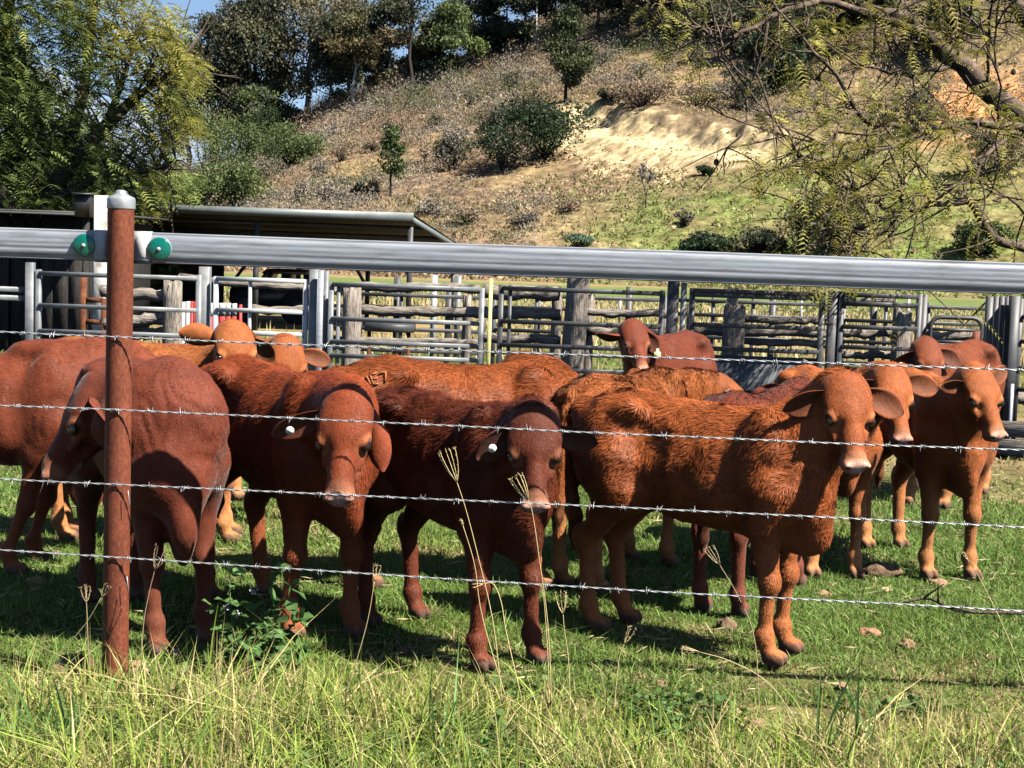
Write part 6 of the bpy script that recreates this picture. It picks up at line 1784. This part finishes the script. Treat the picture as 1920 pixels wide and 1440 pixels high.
def build_plants():
    A = lambda x, y, Y=5.50: at(x, y, Y)
    def base(x, y, Y=5.50): p = at(x, y, Y); return [p[0], p[1], 0.0]
    S = grass_stalk
    S('tall dry finger grass stalk crossing the dark flank of the curly calf', [base(945, 1300), A(925, 1170), A(893, 1030), A(872, 950), A(857, 905)], None, .13, 1)
    S('dry finger grass stalk with its head over the muzzle of the curly calf', [base(1035, 1330), A(1028, 1180), A(1010, 1040), A(998, 960), A(990, 938)], None, .10, 2)
    S('short dry stalk with a narrow forked head right of the curly calf legs', [base(1070, 1330), A(1066, 1240), A(1058, 1180), A(1056, 1152)], None, .085, 3, fan=4)
    S('low dry stalk with a split tip before the hind legs of the ginger calf', [base(1152, 1290), A(1160, 1240), A(1170, 1208)], None, .07, 4, fan=3)
    S('bare straw stem left of the stalk at the muzzle', [base(958, 1330), A(905, 1160), A(890, 1060), A(868, 985)], None, .02, 5, fan=2)
    S('bent straw stem with a hooked tip by the forelegs of the curly calf', [base(985, 1345), A(950, 1190), A(940, 1130), A(925, 1095), A(905, 1095)], None, .03, 6, fan=2)
    S('straight bare straw stem in front of the right foreleg of the curly calf', [base(1030, 1340), A(1028, 1250), A(1022, 1150), A(1018, 1110)], None, .02, 7, fan=2)
    S('dry panicle stalk standing right of the rusty post', [base(262, 1290), A(268, 1180), A(280, 1110), A(290, 1070)], None, .09, 8, (.30, .22, .13), 4)
    S('slanting dry stalk across the legs of the pink nosed calf', [base(640, 1330), A(668, 1240), A(690, 1160), A(702, 1090)], None, .06, 9, (.42, .33, .17), 3)
    S('dry stalk leaning left behind the post foot', [base(60, 1290), A(110, 1230), A(160, 1170), A(190, 1120)], None, .05, 10, (.28, .22, .13), 3)
    S('leaning straw stalk at the lower right edge', [base(1950, 1330), A(1900, 1220), A(1840, 1090), A(1815, 1050)], None, .03, 11, (.46, .38, .2), 2)
    S('dry stalk at the left of the foreground with a ragged head', [base(170, 1330), A(166, 1230), A(163, 1150), A(162, 1130)], None, .06, 12, (.34, .26, .14), 4)
    S('leaning dry stalk with feathery tip before the front leg of the ginger calf', [base(1500, 1340), A(1440, 1280), A(1370, 1240), A(1310, 1222)], None, .06, 13, (.44, .35, .19), 4)
    S('thin twiggy dry stalk by the knees of the dark red calf', [base(1428, 1290), A(1415, 1200), A(1385, 1120), A(1350, 1060)], None, .08, 14, (.36, .28, .16), 4)
    # green leafy shrub
    rng = np.random.default_rng(8)
    b = np.array(ground_at(480, 1262)); t = empty('leafy_shrub', b, 'green leafy weed shrub with small white flowers between the front calves', 'shrub')
    mb = MB(); LV, LC = [], []; tips = []
    def leaf(p, d, L, W):
        d = unit(d); s = unit(np.cross(d, rng.normal(0, .35, 3) + np.array([0, 0, 1]))); nrm = np.cross(s, d)
        q = [p, p + d * L * .3 + s * W * .5 - nrm * .1 * W, p + d * L * .65 + s * W * .42, p + d * L - np.array([0, 0, .18 * L]), p + d * L * .65 - s * W * .42, p + d * L * .3 - s * W * .5 - nrm * .1 * W, p + d * L * .5 + nrm * -.12 * W]
        LV.append(np.array(q)); c = np.array([.075, .15, .045]) * rng.uniform(.7, 1.35)
        LC.append(np.tile(c, (7, 1)))
    for px, py, Y in ((430, 1050, 5.95), (455, 1110, 5.9), (520, 1045, 6.0), (548, 1075, 6.05), (560, 1135, 6.0), (400, 1110, 5.9), (500, 1150, 5.85), (420, 1190, 5.85), (575, 1190, 5.95), (470, 1190, 5.8), (535, 1215, 5.8), (390, 1215, 5.85), (448, 1260, 5.75), (505, 1235, 5.75)):
        e = at(px, py + 25, Y); p0 = b + rng.normal(0, .02, 3) * [1, 1, 0]
        S_ = spline([p0, (p0 + e) / 2 + rng.normal(0, .025, 3), e], 9); mb.tube(S_, np.linspace(.0045, .0018, 9), 5)
        for k in range(3, 9):
            for q in range(4 if k > 5 else 3):
                L = rng.uniform(.045, .088); leaf(S_[k], rng.normal(0, 1, 3) * [1, 1, .55] + [0, 0, .15], L, L * rng.uniform(.5, .7))
        tips.append(e)
    mb.build('stem', mat_noisy('green_stem', [(0.3, (.05, .08, .03)), (.7, (.10, .12, .05))], 20, bmp=0), t, True)
    V = np.concatenate(LV); o = np.arange(len(LV))[:, None] * 7
    F = np.concatenate([o + f for f in ([0, 1, 6], [1, 2, 6], [2, 3, 6], [3, 4, 6], [4, 5, 6], [5, 0, 6])])
    mesh_obj('foliage', V, [F], M['leaf'], t, np.concatenate(LC))
    for px, py, Y in ((424, 1137, 5.88), (473, 1107, 5.88), (446, 1152, 5.86)):
        c = at(px, py, Y); pts = c + rng.normal(0, .007, (26, 3)); V_, F_ = leaf_quads(pts, .010, rng, aspect=.8)
        mesh_obj('flower', V_, [F_], M['sleeve'], t)
    # stones, dung and clods lying in the grass
    def clod(name, label, cat, px, py, w, h, seed, cols, group=None, flat=.5):
        r = np.random.default_rng(seed); c = ground_at(px, py); w = w * c[1] / LENS_PX; h = h * c[1] / LENS_PX
        u, v = np.meshgrid(np.linspace(0, math.pi, 17), np.linspace(0, 2 * math.pi, 29)[:-1], indexing='ij')
        D = np.stack([np.sin(u) * np.cos(v), np.sin(u) * np.sin(v), np.cos(u)], -1).reshape(-1, 3)
        rad = 1 + .5 * vnoise(D * 1.9 + seed, seed, 4) + .12 * vnoise(D * 7 + seed, seed + 1, 2)
        V = D * rad[:, None] * [w / 2, w * .4, h * .62] + [c[0], c[1], h * .28]
        F = np.array([[i * 28 + j, (i + 1) * 28 + j, (i + 1) * 28 + (j + 1) % 28, i * 28 + (j + 1) % 28] for i in range(16) for j in range(28)])
        tag(mesh_obj(name, V, [F], mat_noisy(label[:30], cols, 30, bmp=.6, bdist=.006, rough=.9, spec=.1), None, None, False), label, cat, group)
    BRs = [(0.3, (.07, .045, .03)), (.7, (.20, .135, .085))]; PAs = [(0.3, (.30, .22, .12)), (.7, (.52, .41, .25))]
    clod('dung_clod', 'large brown dung clod left of the rusty post foot', 'dung', 138, 1268, 74, 50, 1, BRs)
    clod('dung_clod', 'rounded brown lump in front of the large dung clod', 'dung', 108, 1278, 36, 36, 2, BRs)
    clod('stone', 'pale flat stone right of the rusty post foot', 'stone', 322, 1234, 36, 20, 3, PAs)
    clod('dung_clod', 'tan crumbly clod touching the right side of the rusty post foot', 'dung', 256, 1272, 44, 34, 4, [(0.3, (.18, .11, .06)), (.7, (.36, .24, .14))])
    clod('dung_clod', 'wide flattened dung pat near the feet of the right hand calves', 'dung', 1650, 1080, 76, 28, 5, BRs)
    clod('dung_clod', 'small dung clod between the front legs of the dark red and the ginger calf', 'dung', 1362, 1180, 36, 24, 6, BRs)
    clod('dung_clod', 'brown leafy lump in the grass at the lower right', 'dung', 1420, 1368, 42, 22, 7, [(0.3, (.16, .09, .06)), (.7, (.32, .2, .13))])
    clod('stone', 'small tan stone behind the wide dung pat', 'stone', 1660, 1112, 22, 12, 8, PAs)
    clod('dung_clod', 'tan clod in the grass under the left cow', 'dung', 70, 1096, 44, 16, 9, [(0.3, (.2, .12, .07)), (.7, (.38, .25, .15))])
    clod('dung_clod', 'small brown clod near the left edge in the shade', 'dung', 105, 1044, 26, 14, 10, BRs)
    clod('dung_clod', 'reddish clod beside the dark log at the right', 'dung', 1630, 1192, 40, 16, 12, [(0.3, (.2, .09, .06)), (.7, (.34, .17, .11))])
    rr = np.random.default_rng(44)
    spots = ((40, 1080, 'near the left edge behind the wire'), (310, 1088, 'behind the knee of the dark red cow'), (1095, 1065, 'in front of the far hind legs left of the ginger calf'), (1250, 1100, 'under the belly of the ginger calf'), (1545, 1120, 'behind the forelegs of the ginger calf'),
             (1720, 1060, 'between the feet of the right end calf'), (1760, 1100, 'in front of the right end calf'), (1880, 1050, 'at the right edge level with the calf feet'), (1700, 1215, 'in the open grass at the right'), (1860, 1240, 'low at the right edge'), (1240, 1290, 'in the grass left of the ginger calf forelegs'), (1140, 1250, 'left of the hind hooves of the ginger calf'), (1580, 1290, 'right of the forelegs of the ginger calf'), (760, 1225, 'between the two middle calves'))
    for k, (px, py, wh) in enumerate(spots):
        clod('dung_clod', 'small earthy clod ' + wh, 'dung', px, py, rr.uniform(20, 38), rr.uniform(10, 18), 20 + k, BRs if k % 2 else [(0.3, (.16, .10, .06)), (.7, (.32, .22, .13))], 'small clods scattered in the pasture')
    # dead branch lying in the grass at the right
    b0 = ground_at(1690, 1150); P0 = [b0 + [0, 0, .05], ground_at(1740, 1152) + [0, 0, .08], ground_at(1800, 1165) + [0, 0, .05], ground_at(1935, 1172) + [0, 0, .06]]
    mb = MB(); mb.tube(spline(P0, 12), np.linspace(.006, .010, 12), 6)
    for q, e in ((3, (.06, -.12, .10)), (5, (-.05, -.15, .12)), (6, (.08, -.2, .02))):
        s = spline(P0, 12)[q]; mb.tube(spline([s, s + np.array(e) * .5, s + np.array(e)], 5), np.linspace(.006, .003, 5), 5)
    tag(mb.build('fallen_branch', M['bark'], None, True), 'fallen dead branch in the grass in front of the right hand calves', 'branch')
build_ground()
build_hill_plants()
build_left_tree()
build_right_tree()
build_shed()
build_yards()
build_herd()
build_fence()
build_grass()
build_plants()
